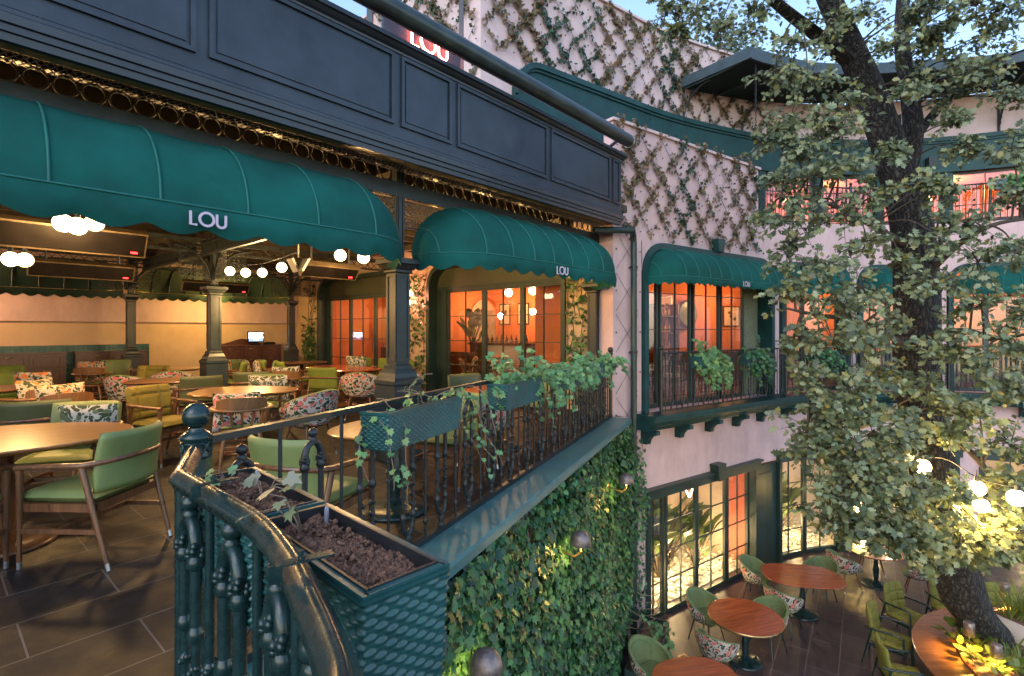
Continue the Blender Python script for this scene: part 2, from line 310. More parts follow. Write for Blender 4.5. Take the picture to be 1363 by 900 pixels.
mat('orange_wall',(.56,.17,.06),.8,vary=.07,scale=1.5); mat('salmon_wall',(.68,.27,.15),.8,vary=.06,scale=1.5)
mat('niche_wall',(.60,.42,.30),.8,vary=.1); mat('white_paint',(.62,.55,.50),.5,vary=.06)
mat('pebble',(.70,.64,.52),.7,vary=.25,scale=9,bump=.2,bscale=30)
mat('lobby_wall',(.60,.50,.38),.8,vary=.08,scale=1.5); mat('lobby_red',(.60,.16,.10),.7,vary=.08)
mat('metal_grey_blue',(.045,.07,.085),.5,vary=.15,spec=.3)
woodmat('walnut',(.055,.022,.010),(.20,.085,.035),.32,2.0,2); woodmat('table_oak',(.125,.052,.013),(.29,.13,.032),.28,1.6,0,.4)
woodmat('table_red',(.17,.034,.010),(.40,.09,.024),.2,1.6,0,.5); woodmat('chair_oak',(.14,.06,.022),(.32,.15,.055),.35,2,2)
woodmat('mahogany',(.035,.012,.006),(.10,.034,.014),.35,1.6,0,.3); woodmat('ring_wood',(.13,.045,.012),(.28,.105,.028),.22,1.5,0,.5)
floralmat('floral',(.46,.39,.32),(.035,.065,.030),(.45,.03,.04),(.60,.24,.18),17)
floralmat('floral_orange',(.43,.34,.24),(.04,.065,.025),(.50,.07,.02),(.60,.26,.06),16)
floralmat('floral_leafy',(.47,.41,.33),(.05,.075,.03),(.08,.10,.045),(.13,.15,.07),18)
brickmat('terrace_tile',(.0125,.0115,.0115),(.009,.0085,.009),(.075,.072,.068),.85,.42,.0045,rough=.58,spec=.22,wear=.42,bump=.35)
brickmat('court_tile',(.044,.029,.031),(.030,.022,.025),(.13,.10,.095),.9,.45,.005,rough=.46,wear=.4,bump=.35)
brickmat('green_tile',(.010,.06,.050),(.016,.08,.065),(.10,.11,.09),.10,.12,.004,rough=.18,off=0,wear=.3,rot=(R(90),0,0))
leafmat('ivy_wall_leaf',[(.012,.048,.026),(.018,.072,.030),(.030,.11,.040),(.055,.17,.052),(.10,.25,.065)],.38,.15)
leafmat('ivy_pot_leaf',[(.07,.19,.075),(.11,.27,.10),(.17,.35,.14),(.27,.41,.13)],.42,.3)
leafmat('trellis_leaf',[(.14,.085,.045),(.20,.13,.065),(.10,.085,.04),(.27,.18,.09),(.06,.07,.03)],.6,.2)
leafmat('trellis_green',[(.012,.045,.026),(.022,.065,.034),(.03,.085,.04)],.45,.2)
leafmat('oak_leaf',[(.050,.070,.032),(.10,.132,.060),(.155,.198,.098),(.26,.31,.165),(.26,.23,.06)],.38,.22)
leafmat('wither_leaf',[(.12,.20,.09),(.20,.24,.12),(.30,.30,.22)],.5,.3)
leafmat('poplar_leaf',[(.08,.12,.07),(.14,.18,.11),(.20,.24,.16)],.6,.3)
leafmat('bed_leaf',[(.10,.18,.03),(.18,.25,.04),(.28,.30,.07),(.05,.12,.03)],.45,.35)
leafmat('room_leaf',[(.025,.055,.022),(.045,.08,.025),(.07,.10,.03)],.4,.25)
glassmat('window_glass',.11); glassmat('door_glass',.08)
emit('bulb_warm',(1,.74,.38),3.2); emit('bulb_court',(1,.70,.32),3.2); emit('neon_red',(1,.10,.07),7); emit('neon_core',(1,.55,.45),6); emit('led_red',(1,.02,.02),3)
emit('screen_white',(.75,.85,1),2.2); emit('screen_blue',(.10,.16,.30),1.2); emit('pendant_glow',(1,.72,.38),5)
emit('lamp_amber',(1,.62,.16),12)
# ------------------------------------------------------------------ leaves
IVY=np.array([(0,0,0),(.30,-.12,.02),(.52,.12,.0),(.34,.30,.04),(.50,.62,-.03),(.20,.62,.05),(0,1.0,-.06),(-.20,.62,.05),(-.50,.62,-.03),(-.34,.30,.04),(-.52,.12,.0),(-.30,-.12,.02)])
OAK=np.array([(0,0,0),(.08,.14,.06),(.24,.22,.10),(.11,.34,.05),(.36,.48,.11),(.16,.58,.03),(.34,.76,.05),(.13,.82,-.03),(.07,1.0,-.12),(-.07,1.0,-.12),(-.13,.82,-.03),(-.34,.76,.05),(-.16,.58,.03),(-.36,.48,.11),(-.11,.34,.05),(-.24,.22,.10),(-.08,.14,.06)])
LANCE=np.array([(0,0,0),(.14,.25,.05),(.16,.5,.04),(.10,.8,-.02),(0,1,-.10),(-.10,.8,-.02),(-.16,.5,.04),(-.14,.25,.05)])
OVAL=np.array([(0,0,0),(.26,.2,.03),(.34,.5,.02),(.22,.82,-.02),(0,1,-.06),(-.22,.82,-.02),(-.34,.5,.02),(-.26,.2,.03)])
def leaves(name, mats, tmpl, pos, nrm, ydir, size, parent=None, mi=None, label=None):
    """one mesh of many single leaves: position, outward normal, pointing direction, size"""
    pos=np.asarray(pos,float); nrm=np.asarray(nrm,float); ydir=np.asarray(ydir,float); N=len(pos); n=len(tmpl); size=np.asarray(size,float)
    nrm=nrm/np.linalg.norm(nrm,axis=1,keepdims=True); y=ydir-nrm*(ydir*nrm).sum(1,keepdims=True); y/=np.linalg.norm(y,axis=1,keepdims=True)+1e-9; x=np.cross(y,nrm)
    v=(pos[:,None,:]+size[:,None,None]*(tmpl[None,:,0:1]*x[:,None,:]+tmpl[None,:,1:2]*y[:,None,:]+tmpl[None,:,2:3]*nrm[:,None,:])).reshape(-1,3)
    me=bpy.data.meshes.new(name)
    if parent is not None: off=np.array(parent['_w'])
    else: off=np.array([pos[:,0].mean(),pos[:,1].mean(),pos[:,2].min()])
    me.vertices.add(N*n); me.vertices.foreach_set('co',(v-off).ravel()); me.loops.add(N*n); me.loops.foreach_set('vertex_index',np.arange(N*n)); me.polygons.add(N); me.polygons.foreach_set('loop_start',np.arange(N)*n)
    for m in (mats if isinstance(mats,(list,tuple)) else [mats]): me.materials.append(m)
    if mi is not None: me.polygons.foreach_set('material_index',np.asarray(mi,dtype=np.int32))
    me.update(calc_edges=True); me.validate()
    o=bpy.data.objects.new(name,me); COL.objects.link(o)
    if parent is not None: o.parent=parent
    else: o.location=off
    return o
def rnd(n, s=1): return rng.normal(0,s,(n,3))
def lamp(name, loc, energy, col=(1,.72,.42), r=.06, kind='POINT', parent=None, spot=None, aim=None):
    d=bpy.data.lights.new(name,kind); d.energy=energy; d.color=col; d.shadow_soft_size=r
    o=bpy.data.objects.new(name,d); COL.objects.link(o); o.location=loc
    if kind=='SPOT': d.spot_size=R(spot or 90); d.spot_blend=.6
    if aim is not None: o.rotation_euler=V3(aim).to_track_quat('-Z','Y').to_euler()
    return o
def SU(s, z, d=0):
    t=min(1,max(0,(s-1.5)/6.5)); return SF(s,z,d+1.15-.90*t*t*(3-2*t))     # set-back upper storey
def letter_paths(h):
    """L O U as stroke centre lines in a plane, height h, returns list of (closed, pts) and the width"""
    out=[]; r=h*.5; w=0
    out.append((False,[(0,h),(0,0),(h*.45,0)])); w=h*.62
    out.append((True,[(w+r+r*math.cos(a),r+r*math.sin(a)) for a in [2*PI*i/28 for i in range(28)]])); w+=h*1.22
    q=h*.32; out.append((False,[(w,h)]+[(w+q-q*math.cos(a),q-q*math.sin(a)) for a in [PI*i/12 for i in range(13)]]+[(w+2*q,h)])); w+=2*q
    return out,w
# ================================================================== SETTING
def sheet(name, pts, z, m, rz=0, kind='structure'):
    mb=MB(); mb.add([(p[0],p[1],z) for p in pts],[tuple(range(len(pts)))])
    o=mb.build(name,m,origin=(pts[0][0],pts[0][1],z))
    if rz:
        inv=Matrix.Rotation(-rz,4,'Z'); o.data.transform(inv); o.rotation_euler[2]=rz
    return tag(o,kind=kind)
CURVE=[V3(p) for p in ((-1.30,2.14,0),(-1.08,1.69,0),(-.84,1.475,0),(-.62,1.275,0),(-.46,1.075,0),(-.34,.89,0),(-.27,.775,0),(-.222,.68,0),(-.19,.54,0),(-.175,.36,0))]
fl=[rl(0,0),rl(7.5,0),uv(4.35,-.6),uv(4.35,11.4),uv(-9,11.4),uv(-9,-5.5),V3((-2.5,-1.2,0)),V3((-.1,-.9,0))]+[p for p in CURVE[::-1][:-1]]
sheet('terrace_floor',fl,0,M['terrace_tile'],ANG_U)
sheet('courtyard_floor',[(-60,-60),(60,-60),(60,60),(-60,60)],GZ,M['court_tile'],ANG_U+.12)
# ------------------------------------------------------------------ retaining wall under the railing, with its painted ledge
T=thing('retaining_wall','ivy covered wall below the terrace railing with a glossy green ledge','wall',rl(3.5,-.2,GZ))
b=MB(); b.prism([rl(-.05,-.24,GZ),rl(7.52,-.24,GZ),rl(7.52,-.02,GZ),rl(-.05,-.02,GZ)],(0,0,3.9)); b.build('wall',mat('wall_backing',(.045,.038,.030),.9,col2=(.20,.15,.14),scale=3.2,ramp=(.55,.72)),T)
b=MB(); lp=[rl(t,0) for t in (-.2,7.46)]
b.sweep([rl(.18,0,0),rl(7.42,0,0)],[(.33,-.10),(.36,-.085),(.36,-.02),(.345,.0),(.02,.0),(.02,-.10)]); b.build('ledge',M['ledge_paint'],T)
b=MB(); b.bar(rl(-.02,-.005,.02),rl(7.45,-.005,.02),.05,.045); b.build('kerb_rail',M['iron_dark'],T)
b=MB(); path=[p+V3((0,0,0)) for p in CURVE[1:]]
b.sweep(path,[(-.40,-.10),(-.40,-.01),(-.02,.004),(.03,.004),(.03,-.10)]); b.build('curved_ledge',M['ledge_paint'],T)
# ------------------------------------------------------------------ terrace canopy
T=thing('terrace_canopy','dark panelled canopy with timber soffit covering the dining terrace','canopy',uv(0,5,3.2))
b=MB(); b.prism([uv(-8,-.62,3.50),uv(4.30,-.62,3.50),uv(4.30,11.38,3.50),uv(-8,11.38,3.50)],(0,0,.12)); b.build('roof_deck',M['terrace_ceiling'],T)
b=MB()
for k in range(19): b.bar(uv(-7.9,.45+k*.58,3.43),uv(4.2,.45+k*.58,3.43),.07,.13)
for u in (-5,0,3.4): b.bar(uv(u,.1,3.30),uv(u,11.2,3.30),.10,.12)
b.build('joist',M['terrace_ceiling'],T)
def F(u,o,z): return uv(u,-o,z)             # fascia frame: o = towards the courtyard
u0,u1=-7.5,4.02
b=MB(); b.prism([F(u0,.56,3.30),F(u1,.56,3.30),F(u1,.66,3.30),F(u0,.66,3.30)],(0,0,1.04)); b.build('fascia_board',M['dark_paint'],T)
b=MB()
prof=[(0,3.24),(.05,3.24),(.055,3.285),(.075,3.29),(.078,3.33),(.10,3.335),(.105,3.385),(.085,3.40),(.085,3.425),(.07,3.44),(.07,3.47),(0,3.48)]
b.sweep([F(u0,.6,0),F(u1+.02,.6,0)],[(o,z) for o,z in prof]); b.build('base_moulding',M['dark_paint'],T)
b=MB(); prof=[(0,4.295),(.075,4.295),(.08,4.315),(.11,4.33),(.14,4.355),(.165,4.36),(.165,4.40),(.13,4.412),(0,4.425)]
b.sweep([F(u0,.6,0),F(u1+.04,.6,0)],prof); b.build('cornice',M['dark_paint'],T)
seams=[-6,-4.15,-2.28,-.50,.27,2.03,3.69,4.0]
for a,c in zip(seams[:-1],seams[1:]):
    a+=.045; c-=.045; b=MB()
    for z0,z1 in ((3.565,3.60),(4.245,4.28)): b.prism([F(a,.662,z0),F(c,.662,z0),F(c,.685,z0),F(a,.685,z0)],(0,0,z1-z0))
    for e in (a,c-.035): b.prism([F(e,.662,3.60),F(e+.035,.662,3.60),F(e+.035,.685,3.60),F(e,.685,3.60)],(0,0,.645))
    b.prism([F(a+.06,.662,3.63),F(c-.06,.662,3.63),F(c-.06,.670,3.63),F(a+.06,.670,3.63)],(0,0,.585))
    b.build('fascia_panel',M['dark_paint'],T)
b=MB()
for o,w,z in ((.49,.12,3.285),): b.bar(F(u0,o,z),F(4.0,o,z),w,.03)
b.build('soffit_plank',mat('soffit_wood',(.36,.21,.08),.6,vary=.25,scale=3),T)
b=MB(); u=u0
while u<3.95:
    b.bar(F(u,.40,3.283),F(u+.10,.18,3.283),.006,.006); b.bar(F(u+.10,.40,3.279),F(u,.18,3.279),.006,.006); u+=.05
b.build('vent_mesh',M['mesh_metal'],T)
b=MB(); u=-4.45
while u<4.25:
    if abs(u)>.12: b.tube([F(u+.072*math.cos(a),.02,3.285+.072*math.sin(a)) for a in [2*PI*i/18 for i in range(18)]],.009,5,closed=True); b.ball(F(u+.082,.02,3.285),.012,6,4)
    if u<.1<=u+.164: b.build('ring_frieze',mat('ring_metal',(.055,.045,.032),.5,metal=.3,vary=.25),T); b=MB()
    u+=.164
b.build('ring_frieze',mat('ring_metal',(.055,.045,.032),.5,metal=.3,vary=.25),T)
b=MB(); b.bar(F(u0,.02,3.12),F(4.3,.02,3.12),.09,.16); b.bar(F(u0,.02,3.385),F(4.3,.02,3.385),.08,.05); b.build('front_beam',M['column_paint'],T)
b=MB()
for v in (5.77,9.5): b.bar(uv(-6,v,3.16),uv(4.3,v,3.16),.08,.08); b.bar(uv(-6,v,2.95),uv(4.3,v,2.95),.05,.04)
u=-5.9
while u<4.2:
    for v in (5.77,9.5): b.bar(uv(u,v,2.96),uv(u+.18,v,3.13),.012,.012); b.bar(uv(u+.18,v,2.96),uv(u,v,3.13),.012,.012)
    u+=.18
b.build('lattice_beam',M['column_paint'],T)
b=MB()
for v0,v1 in ((5.9,9.4),(.2,5.6)):
    b.bar(uv(-.25,v0,3.10),uv(-.25,v1,3.10),.06,.05); b.bar(uv(-.25,v0,2.88),uv(-.25,v1,2.88),.06,.05); v=v0+.06
    while v<v1: b.bar(uv(-.25,v,2.9),uv(-.25,v+.03,3.08),.03,.02); v+=.11
b.build('fretwork_beam',M['column_paint'],T)
b=MB()
def filigree(mb, a, c, z0, z1, fr):         # pierced panel: rings and crosses
    n=max(1,int((c-a)/.085)); m=max(1,int((z1-z0)/.085))
    for i in range(n):
        for j in range(m):
            x=a+(i+.5)*(c-a)/n; z=z0+(j+.5)*(z1-z0)/m
            mb.tube([fr(x+.04*math.cos(q),z+.04*math.sin(q)) for q in [2*PI*k/8 for k in range(8)]],.006,4,closed=True)
            mb.bar(fr(x-.04,z-.04),fr(x+.04,z+.04),.007,.007); mb.bar(fr(x-.04,z+.04),fr(x+.04,z-.04),.007,.007)
for a,c in ((-.62,-.06),(.06,.62),(3.75,4.25)):
    b=MB()
    filigree(b,a,c,2.72,3.12,lambda x,z:F(x,.03,z))
    b.bar(F(a,.03,2.70),F(c,.03,2.70),.02,.02); b.build('filigree_panel',M['iron_dark'],T)
pass
# the canopy's inner ties are lit from the lamps strung under it
# ------------------------------------------------------------------ columns
def make_column(p, label, sc=1.0, br=True):
    T=thing('cast_iron_column',label,'column',p,group='columns carrying the terrace canopy')
    q=V3(p); b=MB(); b.sqlathe([(.20*sc,0),(.20*sc,.16),(.185*sc,.18),(.185*sc,.86),(.195*sc,.88),(.195*sc,.92),(.16*sc,.95),(.15*sc,1.0),(.118*sc,1.05),(.118*sc,1.08),(.10*sc,1.10)],q,ANG_U); b.build('pedestal',M['column_paint'],T)
    b=MB(); b.sqlathe([(.092*sc,1.08),(.092*sc,2.19)],q,ANG_U)
    for ax,ay in ((U,W),(W,-U),(-U,-W),(-W,U)):
        f=.0945*sc
        for e in (-1,1): b.bar(q+ax*f+ay*e*.075*sc+ZU*1.14,q+ax*f+ay*e*.075*sc+ZU*2.14,.03*sc,.016,ax)
        for z in (1.15,2.13): b.bar(q+ax*f-ay*.06*sc+ZU*z,q+ax*f+ay*.06*sc+ZU*z,.016,.03,ZU)
        for z in (1.2,1.62,2.06):
            for e in (-1,1): b.ball(q+ax*(f+.009)+ay*e*.075*sc+ZU*z,.006,6,4)
    b.build('shaft',M['column_paint'],T)
    b=MB(); b.sqlathe([(.10*sc,2.15),(.115*sc,2.165),(.115*sc,2.19),(.135*sc,2.20),(.165*sc,2.25),(.185*sc,2.26),(.185*sc,2.31),(.15*sc,2.325),(.07,2.34)],q,ANG_U); b.build('capital',M['column_paint'],T)
    b=MB(); b.sqlathe([(.052,2.33),(.052,3.46)],q,ANG_U)
    for e in (-1,1): b.bar(q+W*-.056+U*e*.03+ZU*2.34,q+W*-.056+U*e*.03+ZU*3.42,.012,.012,W)
    b.build('upper_post',M['column_paint'],T)
    if br:
        b=MB()
        for ax in (U,-U,W,-W):
            arc=[q+ax*(.06+.60*(1-math.cos(a)))+ZU*(2.42+.62*math.sin(a)) for a in [PI/2*i/9 for i in range(10)]]
            b.tube(arc,.026,6); b.tube([p+ax*.0+ZU*0 for p in [q+ax*.66+ZU*3.04,q+ax*.06+ZU*3.06]],.015,5)
            for i in range(6):
                for j in range(6):
                    x=.10+i*.09; z=2.5+j*.095
                    ex=.06+.60*(1-math.sqrt(max(0,1-min(1,((z-2.42)/.62))**2)))
                    if x<ex or (x-.06)>.60: continue
                    b.tube([q+ax*(x+.036*math.cos(g))+ZU*(z+.036*math.sin(g)) for g in [2*PI*k/7 for k in range(7)]],.009,4,closed=True); b.bar(q+ax*(x-.04)+ZU*(z-.04),q+ax*(x+.05)+ZU*(z+.05),.009,.009)
        b.build('bracket',M['column_paint'],T)
    return T
make_column(uv(0,0),'large column with panelled shaft behind the railing between the two green awnings',br=False)
make_column(uv(4.28,.02),'narrow column partly hidden against the pink pillar at the railing end',.95,br=False)
make_column(uv(.0,5.75),'column standing mid terrace behind the round oak table')
make_column(uv(-.45,9.6),'slim column in front of the tiled cabinet row',.82)
make_column(uv(3.3,9.5),'slim column beside the ivy strip and the till sideboard',.82)
# ------------------------------------------------------------------ awnings
def make_awning(label, fr, L, D, H, zb, val, Re, per, ribs, group, cm='awning_cloth', letter=None, amp=.027, inner=False):
    base=fr(L/2,0,zb); T=thing('dome_awning',label,'awning',base,group=group)
    def k(a):
        e=min(a,L-a)/Re; return 1.0 if e>=1 else math.sqrt(max(0.0,1-(1-e)**2))
    As=[Re*(1-math.cos(PI/2*i/10)) for i in range(10)]; n=max(4,int((L-2*Re)/.16)); As+= [Re+(L-2*Re)*i/n for i in range(n+1)]; As+=[L-x for x in As[:10][::-1]]
    ph=[PI/2*j/14 for j in range(15)]
    def surf(a,f,g=0):
        kk=k(a); sag=.014*abs(math.sin(PI*(a*ribs/L)))*math.sin(2*f) if kk>=.99 else 0
        return fr(a,(D*kk-sag)*math.sin(f)+g*math.sin(f),zb+(H*kk-sag)*math.cos(f)+g*math.cos(f))
    vs=[surf(a,f) for a in As for f in ph]; w=len(ph)
    fs=[(i*w+j,(i+1)*w+j,(i+1)*w+j+1,i*w+j+1) for i in range(len(As)-1) for j in range(w-1)]
    b=MB(); b.add(vs,fs,0,True); b.build('cover',M[cm],T)
    b=MB()
    for i in range(ribs+1):
        a=Re*.12+(L-Re*.24)*i/ribs
        b.tube([surf(a,f,.004 if not inner else -.012) for f in ph],.009 if not inner else .012,5)
    b.build('rib',M['piping'] if not inner else M['column_paint'],T)
    # valance follows the hem in plan
    plan=[]; 
    for a in np.linspace(0,1,260):
        a=Re*(1-math.cos(PI/2*a/.2)) if a<.2 else (L-Re*(1-math.cos(PI/2*(1-a)/.2)) if a>.8 else Re+(L-2*Re)*(a-.2)/.6)
        plan.append((a,D*k(a)))
    s=[0]
    for p,q in zip(plan,plan[1:]): s.append(s[-1]+math.hypot(q[0]-p[0],q[1]-p[1]))
    np_=max(1,round(s[-1]/per)); pr=s[-1]/np_; vs=[]; m=7
    for (a,o),d in zip(plan,s):
        sc=abs(math.sin(PI*d/pr)); lo=val-amp+amp*2*sc**1.3
        for j in range(m):
            g=j/(m-1); wv=(.012*math.sin(2*PI*d/pr*.5+1)+.012*math.sin(d*2.3))*g+.018*math.sin(PI*g)
            vs.append(fr(a,o+wv+.004,zb-.001-lo*g))
    fs=[(i*m+j,(i+1)*m+j,(i+1)*m+j+1,i*m+j+1) for i in range(len(plan)-1) for j in range(m-1)]
    b=MB(); b.add(vs,fs,0,True); v=b.build('valance',M[cm],T)
    b=MB(); b.tube([fr(a,o+.006,zb) for a,o in plan[::3]],.008,5); b.build('hem_piping',M['piping'] if not inner else M['brass'],T)
    if letter:
        a0,h,zl,sw=letter; paths,wd=letter_paths(h); b=MB()
        for cl,pts in paths:
            ribbon(b,lambda x,y,dd:fr(a0-wd/2+x,D+.056+dd,zl+y),pts,sw,cl)
        b.build('lettering',M['lettering'],T)
    return T
def ribbon(b, f, pts, w, closed=False, th=.006):
    N=len(pts); vs=[]
    for i,(x,y) in enumerate(pts):
        if closed: p=pts[i-1]; q=pts[(i+1)%N]
        else: p=pts[max(0,i-1)]; q=pts[min(N-1,i+1)]
        dx,dy=q[0]-p[0],q[1]-p[1]; L=math.hypot(dx,dy) or 1; nx,ny=-dy/L,dx/L; kk=1
        if 0<i<N-1 and not closed:
            ax,ay=x-p[0],y-p[1]; l=math.hypot(ax,ay); c=max(.5,(ax*dx+ay*dy)/(l*L)); kk=1/c
        ex=[(x+nx*w/2*kk,y+ny*w/2*kk),(x-nx*w/2*kk,y-ny*w/2*kk)]
        vs += [f(*ex[0],0),f(*ex[1],0),f(*ex[1],th),f(*ex[0],th)]
    fs=[(i*4+k,i*4+(k+1)%4,((i+1)%N)*4+(k+1)%4,((i+1)%N)*4+k) for i in range(N if closed else N-1) for k in range(4)]
    if not closed: fs += [(3,2,1,0),tuple((N-1)*4+k for k in range(4))]
    b.add(vs,fs)
make_awning('largest green awning with LOU lettering at the left of the front column',lambda a,o,z:uv(-4.42+a,-o-.03,z),4.24,.80,.68,2.39,.19,.80,.36,7,'awnings along the terrace front',letter=(2.11,.093,2.245,.017))
make_awning('green awning with small LOU lettering between front column and pink pillar',lambda a,o,z:uv(.17+a,-o-.03,z),3.95,.80,.68,2.39,.17,.80,.28,9,'awnings along the terrace front',letter=(1.87,.10,2.248,.018))
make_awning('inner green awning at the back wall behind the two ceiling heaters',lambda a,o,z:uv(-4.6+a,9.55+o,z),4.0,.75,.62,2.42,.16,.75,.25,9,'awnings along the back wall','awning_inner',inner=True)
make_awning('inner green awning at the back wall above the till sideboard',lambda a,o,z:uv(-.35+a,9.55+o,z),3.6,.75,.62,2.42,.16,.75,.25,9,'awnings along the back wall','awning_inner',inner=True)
WIN=[(.14,4.70),(4.98,7.18),(7.40,9.30),(9.52,12.0)]
wl=['green window awning with LOU lettering next to the downpipe','small green window awning half hidden by oak leaves beside the lettered window awning','narrow green window awning seen just behind the oak trunk','green window awning beyond the oak trunk at the courtyard curve']
for i,(a0,a1) in enumerate(WIN):
    make_awning(wl[i],(lambda s0:(lambda a,o,z:SF(s0+a,z,-o-.02)))(a0+.08),a1-a0-.16,.58,.56,2.46,.13,.58,.17,12 if i==0 else 6,'awnings over the courtyard windows',letter=(2.26,.09,2.36,.015) if i==0 else None,amp=.02)
# ------------------------------------------------------------------ roller tube and roof sign
T=thing('roller_tube','long dark roller tube running above the canopy fascia','tube',F(0,.85,4.52))
b=MB(); b.tube([F(-7,.85,4.575),F(3.93,.85,4.575)],.10,20); b.build('tube',mat('tube_paint',(.03,.045,.045),.35,vary=.3,scale=4,metal=.2),T)
b=MB(); b.tube([F(3.93,.85,4.575),F(3.955,.85,4.575)],.106,20); b.build('end_cap',M['steel'],T)
b=MB()
for u in (-5,-1.9,3.6): b.bar(F(u,.62,4.40),F(u,.85,4.50),.05,.03)
b.build('bracket',M['dark_paint'],T)
T=thing('neon_sign','red neon LOU letters on a steel frame above the fascia','sign',uv(.66,.1,4.4))
b=MB()
for u in (-.30,1.12): b.bar(uv(u,.12,3.6),uv(u,.12,6.6),.06,.06)
b.bar(uv(-2.5,.12,6.1),uv(1.1,.12,6.1),.06,.06); b.build('post',M['metal_grey_blue'],T)
b=MB(); b.bar(uv(-.13,.12,5.08),uv(1.07,.12,5.08),.04,.56); b.build('backboard',M['dark_paint'],T)
for nm,r,m,dz in (('neon_tube',.016,'neon_red',0),('neon_core',.010,'neon_core',.012)):
    b=MB(); paths,wd=letter_paths(.23)
    for cl,pts in paths: b.tube([uv(.255+x*1.0,.12-.045-dz,4.965+y) for x,y in pts],r,6,closed=cl)
    b.build(nm,M[m],T)
lamp('neon_light',uv(.6,-.15,5.0),10,(1,.12,.08),.15)
# ------------------------------------------------------------------ walls round the terrace
def wall_piece(b,S,s0,s1,z0,z1,d0,d1): b.sbox(S,s0,s1,z0,z1,d0,d1)
T=thing('terrace_side_wall','cream wall with glazed doors and ivy along the terrace side','wall',uv(4.5,5,0))
b=MB()
for s0,s1,z0,z1 in ((.02,.72,0,3.5),(4.80,5.92,0,3.5),(10.0,11.6,0,3.5),(.72,4.80,3.05,3.5),(5.92,10.0,3.05,3.5)): wall_piece(b,S1,s0,s1,z0,z1,0,.3)
def spandrel(b,S,sc,zt,r,side,d0,d1):      # rounded upper corner of an opening
    n=8; pts=[(sc,zt)]+[(sc+side*r*(1-math.cos(PI/2*i/n)),zt-r*(1-math.sin(PI/2*i/n))) for i in range(n+1)][::-1]
    vs=[S(x,z,d0) for x,z in pts]+[S(x,z,d1) for x,z in pts]; m=len(pts)
    fs=[(0,i,i+1) for i in range(1,m-1)]+[(m,m+i+1,m+i) for i in range(1,m-1)]+[(i,i+1,m+i+1,m+i) for i in range(1,m-1)]
    b.add(vs,fs)
for s0,s1 in ((.72,4.80),(5.92,10.0)): spandrel(b,S1,s0,3.05,.55,1,.002,.298); spandrel(b,S1,s1,3.05,.55,-1,.002,.298)
b.build('wall',M['cream_plaster'],T)
def archpath(s0,s1,z0,zt,r):
    n=8; L=[(s0,z0)]+[(s0+r*(1-math.cos(PI/2*i/n)),zt-r*(1-math.sin(PI/2*i/n))) for i in range(n+1)]
    q=[(s1-r*(1-math.cos(PI/2*i/n)),zt-r*(1-math.sin(PI/2*i/n))) for i in range(n+1)][::-1]
    k=8; mid=[(L[-1][0]+(q[0][0]-L[-1][0])*i/k,zt) for i in range(1,k)]
    return L+mid+q+[(s1,z0)]
def bay(par,S,s0,s1,z0,z1,d,nv,nh,fm,name='window',fw=.055,glass='window_glass',handle=False):
    b=MB()
    for a,c in ((s0,s0+fw),(s1-fw,s1)): b.sbox(S,a,c,z0,z1,d,d+.06)
    b.sbox(S,s0+fw,s1-fw,z0,z0+fw*1.5,d,d+.06); b.sbox(S,s0+fw,s1-fw,z1-fw,z1,d,d+.06)
    w=(s1-s0-2*fw); h=z1-z0-2.5*fw
    for i in range(1,nv+1): x=s0+fw+w*i/(nv+1); b.sbox(S,x-.008,x+.008,z0+fw*1.5,z1-fw,d+.012,d+.048)
    for j in range(1,nh+1): z=z0+1.5*fw+h*j/(nh+1); b.sbox(S,s0+fw,s1-fw,z-.008,z+.008,d+.015,d+.045)
    o=b.build(name,fm,par)
    g=MB(); g.sbox(S,s0+fw*.6,s1-fw*.6,z0+fw,z1-fw*.6,d+.028,d+.034); g.build('pane',M[glass],o)
    if handle:
        h_=MB(); p=S(s0+fw/2,z0+.95,d-.04); h_.tube([S(s0+fw/2,z0+.85,d),S(s0+fw/2,z0+.85,d-.05),S(s0+fw/2,z0+1.2,d-.05),S(s0+fw/2,z0+1.2,d)],.010,6); h_.build('handle',M['iron_dark'],o)
    return o
for (s0,s1,bays) in ((.72,4.80,((.90,2.0),(2.0,3.12),(3.12,4.34))),(5.92,10.0,((6.1,7.32),(7.32,8.58),(8.58,9.72)))):
    b=MB(); b.spath(S1,archpath(s0,s1,0,3.05,.55)[::1],-.10,-.05,.32); b.build('arch_frame',M['deep_green'],T)
    b=MB(); b.sbox(S1,s0+.10,s1-.10,2.52,2.99,.22,.27); b.build('transom_panel',M['olive_panel'],T)
    b=MB()
    for a,c in ((s0+.10,bays[0][0]),(bays[-1][1],s1-.10)): b.sbox(S1,a,c,0,2.52,.20,.28)
    b.sbox(S1,s0+.1,s1-.1,2.44,2.52,.19,.29); b.build('jamb',M['deep_green'],T)
    for i,(a,c) in enumerate(bays): bay(T,S1,a,c,.02,2.44,.22,1,3,M['deep_green'],'door',.06,'window_glass',handle=(i==1))
T=thing('terrace_back_wall','long back wall of the terrace washed in warm and lilac light','wall',uv(-2,11.5,0))
b=MB(); b.prism([uv(-10,11.42,0),uv(4.7,11.42,0),uv(4.7,11.62,0),uv(-10,11.62,0)],(0,0,3.5)); b.build('wall',M['cream_plaster'],T)
b=MB(); b.prism([uv(-10,11.30,1.70),uv(4.39,11.30,1.70),uv(4.39,11.419,1.70),uv(-10,11.419,1.70)],(0,0,1.79)); b.build('upper_band',M['pink_plaster'],T)
tag_sw=thing('terrace_end_wall','cream end wall closing the left side of the terrace','wall',uv(-9.2,4,0))
b=MB(); b.prism([uv(-9.3,-1,0),uv(-9.1,-1,0),uv(-9.1,11.4,0),uv(-9.3,11.4,0)],(0,0,3.5)); b.build('wall',M['cream_plaster'],tag_sw)
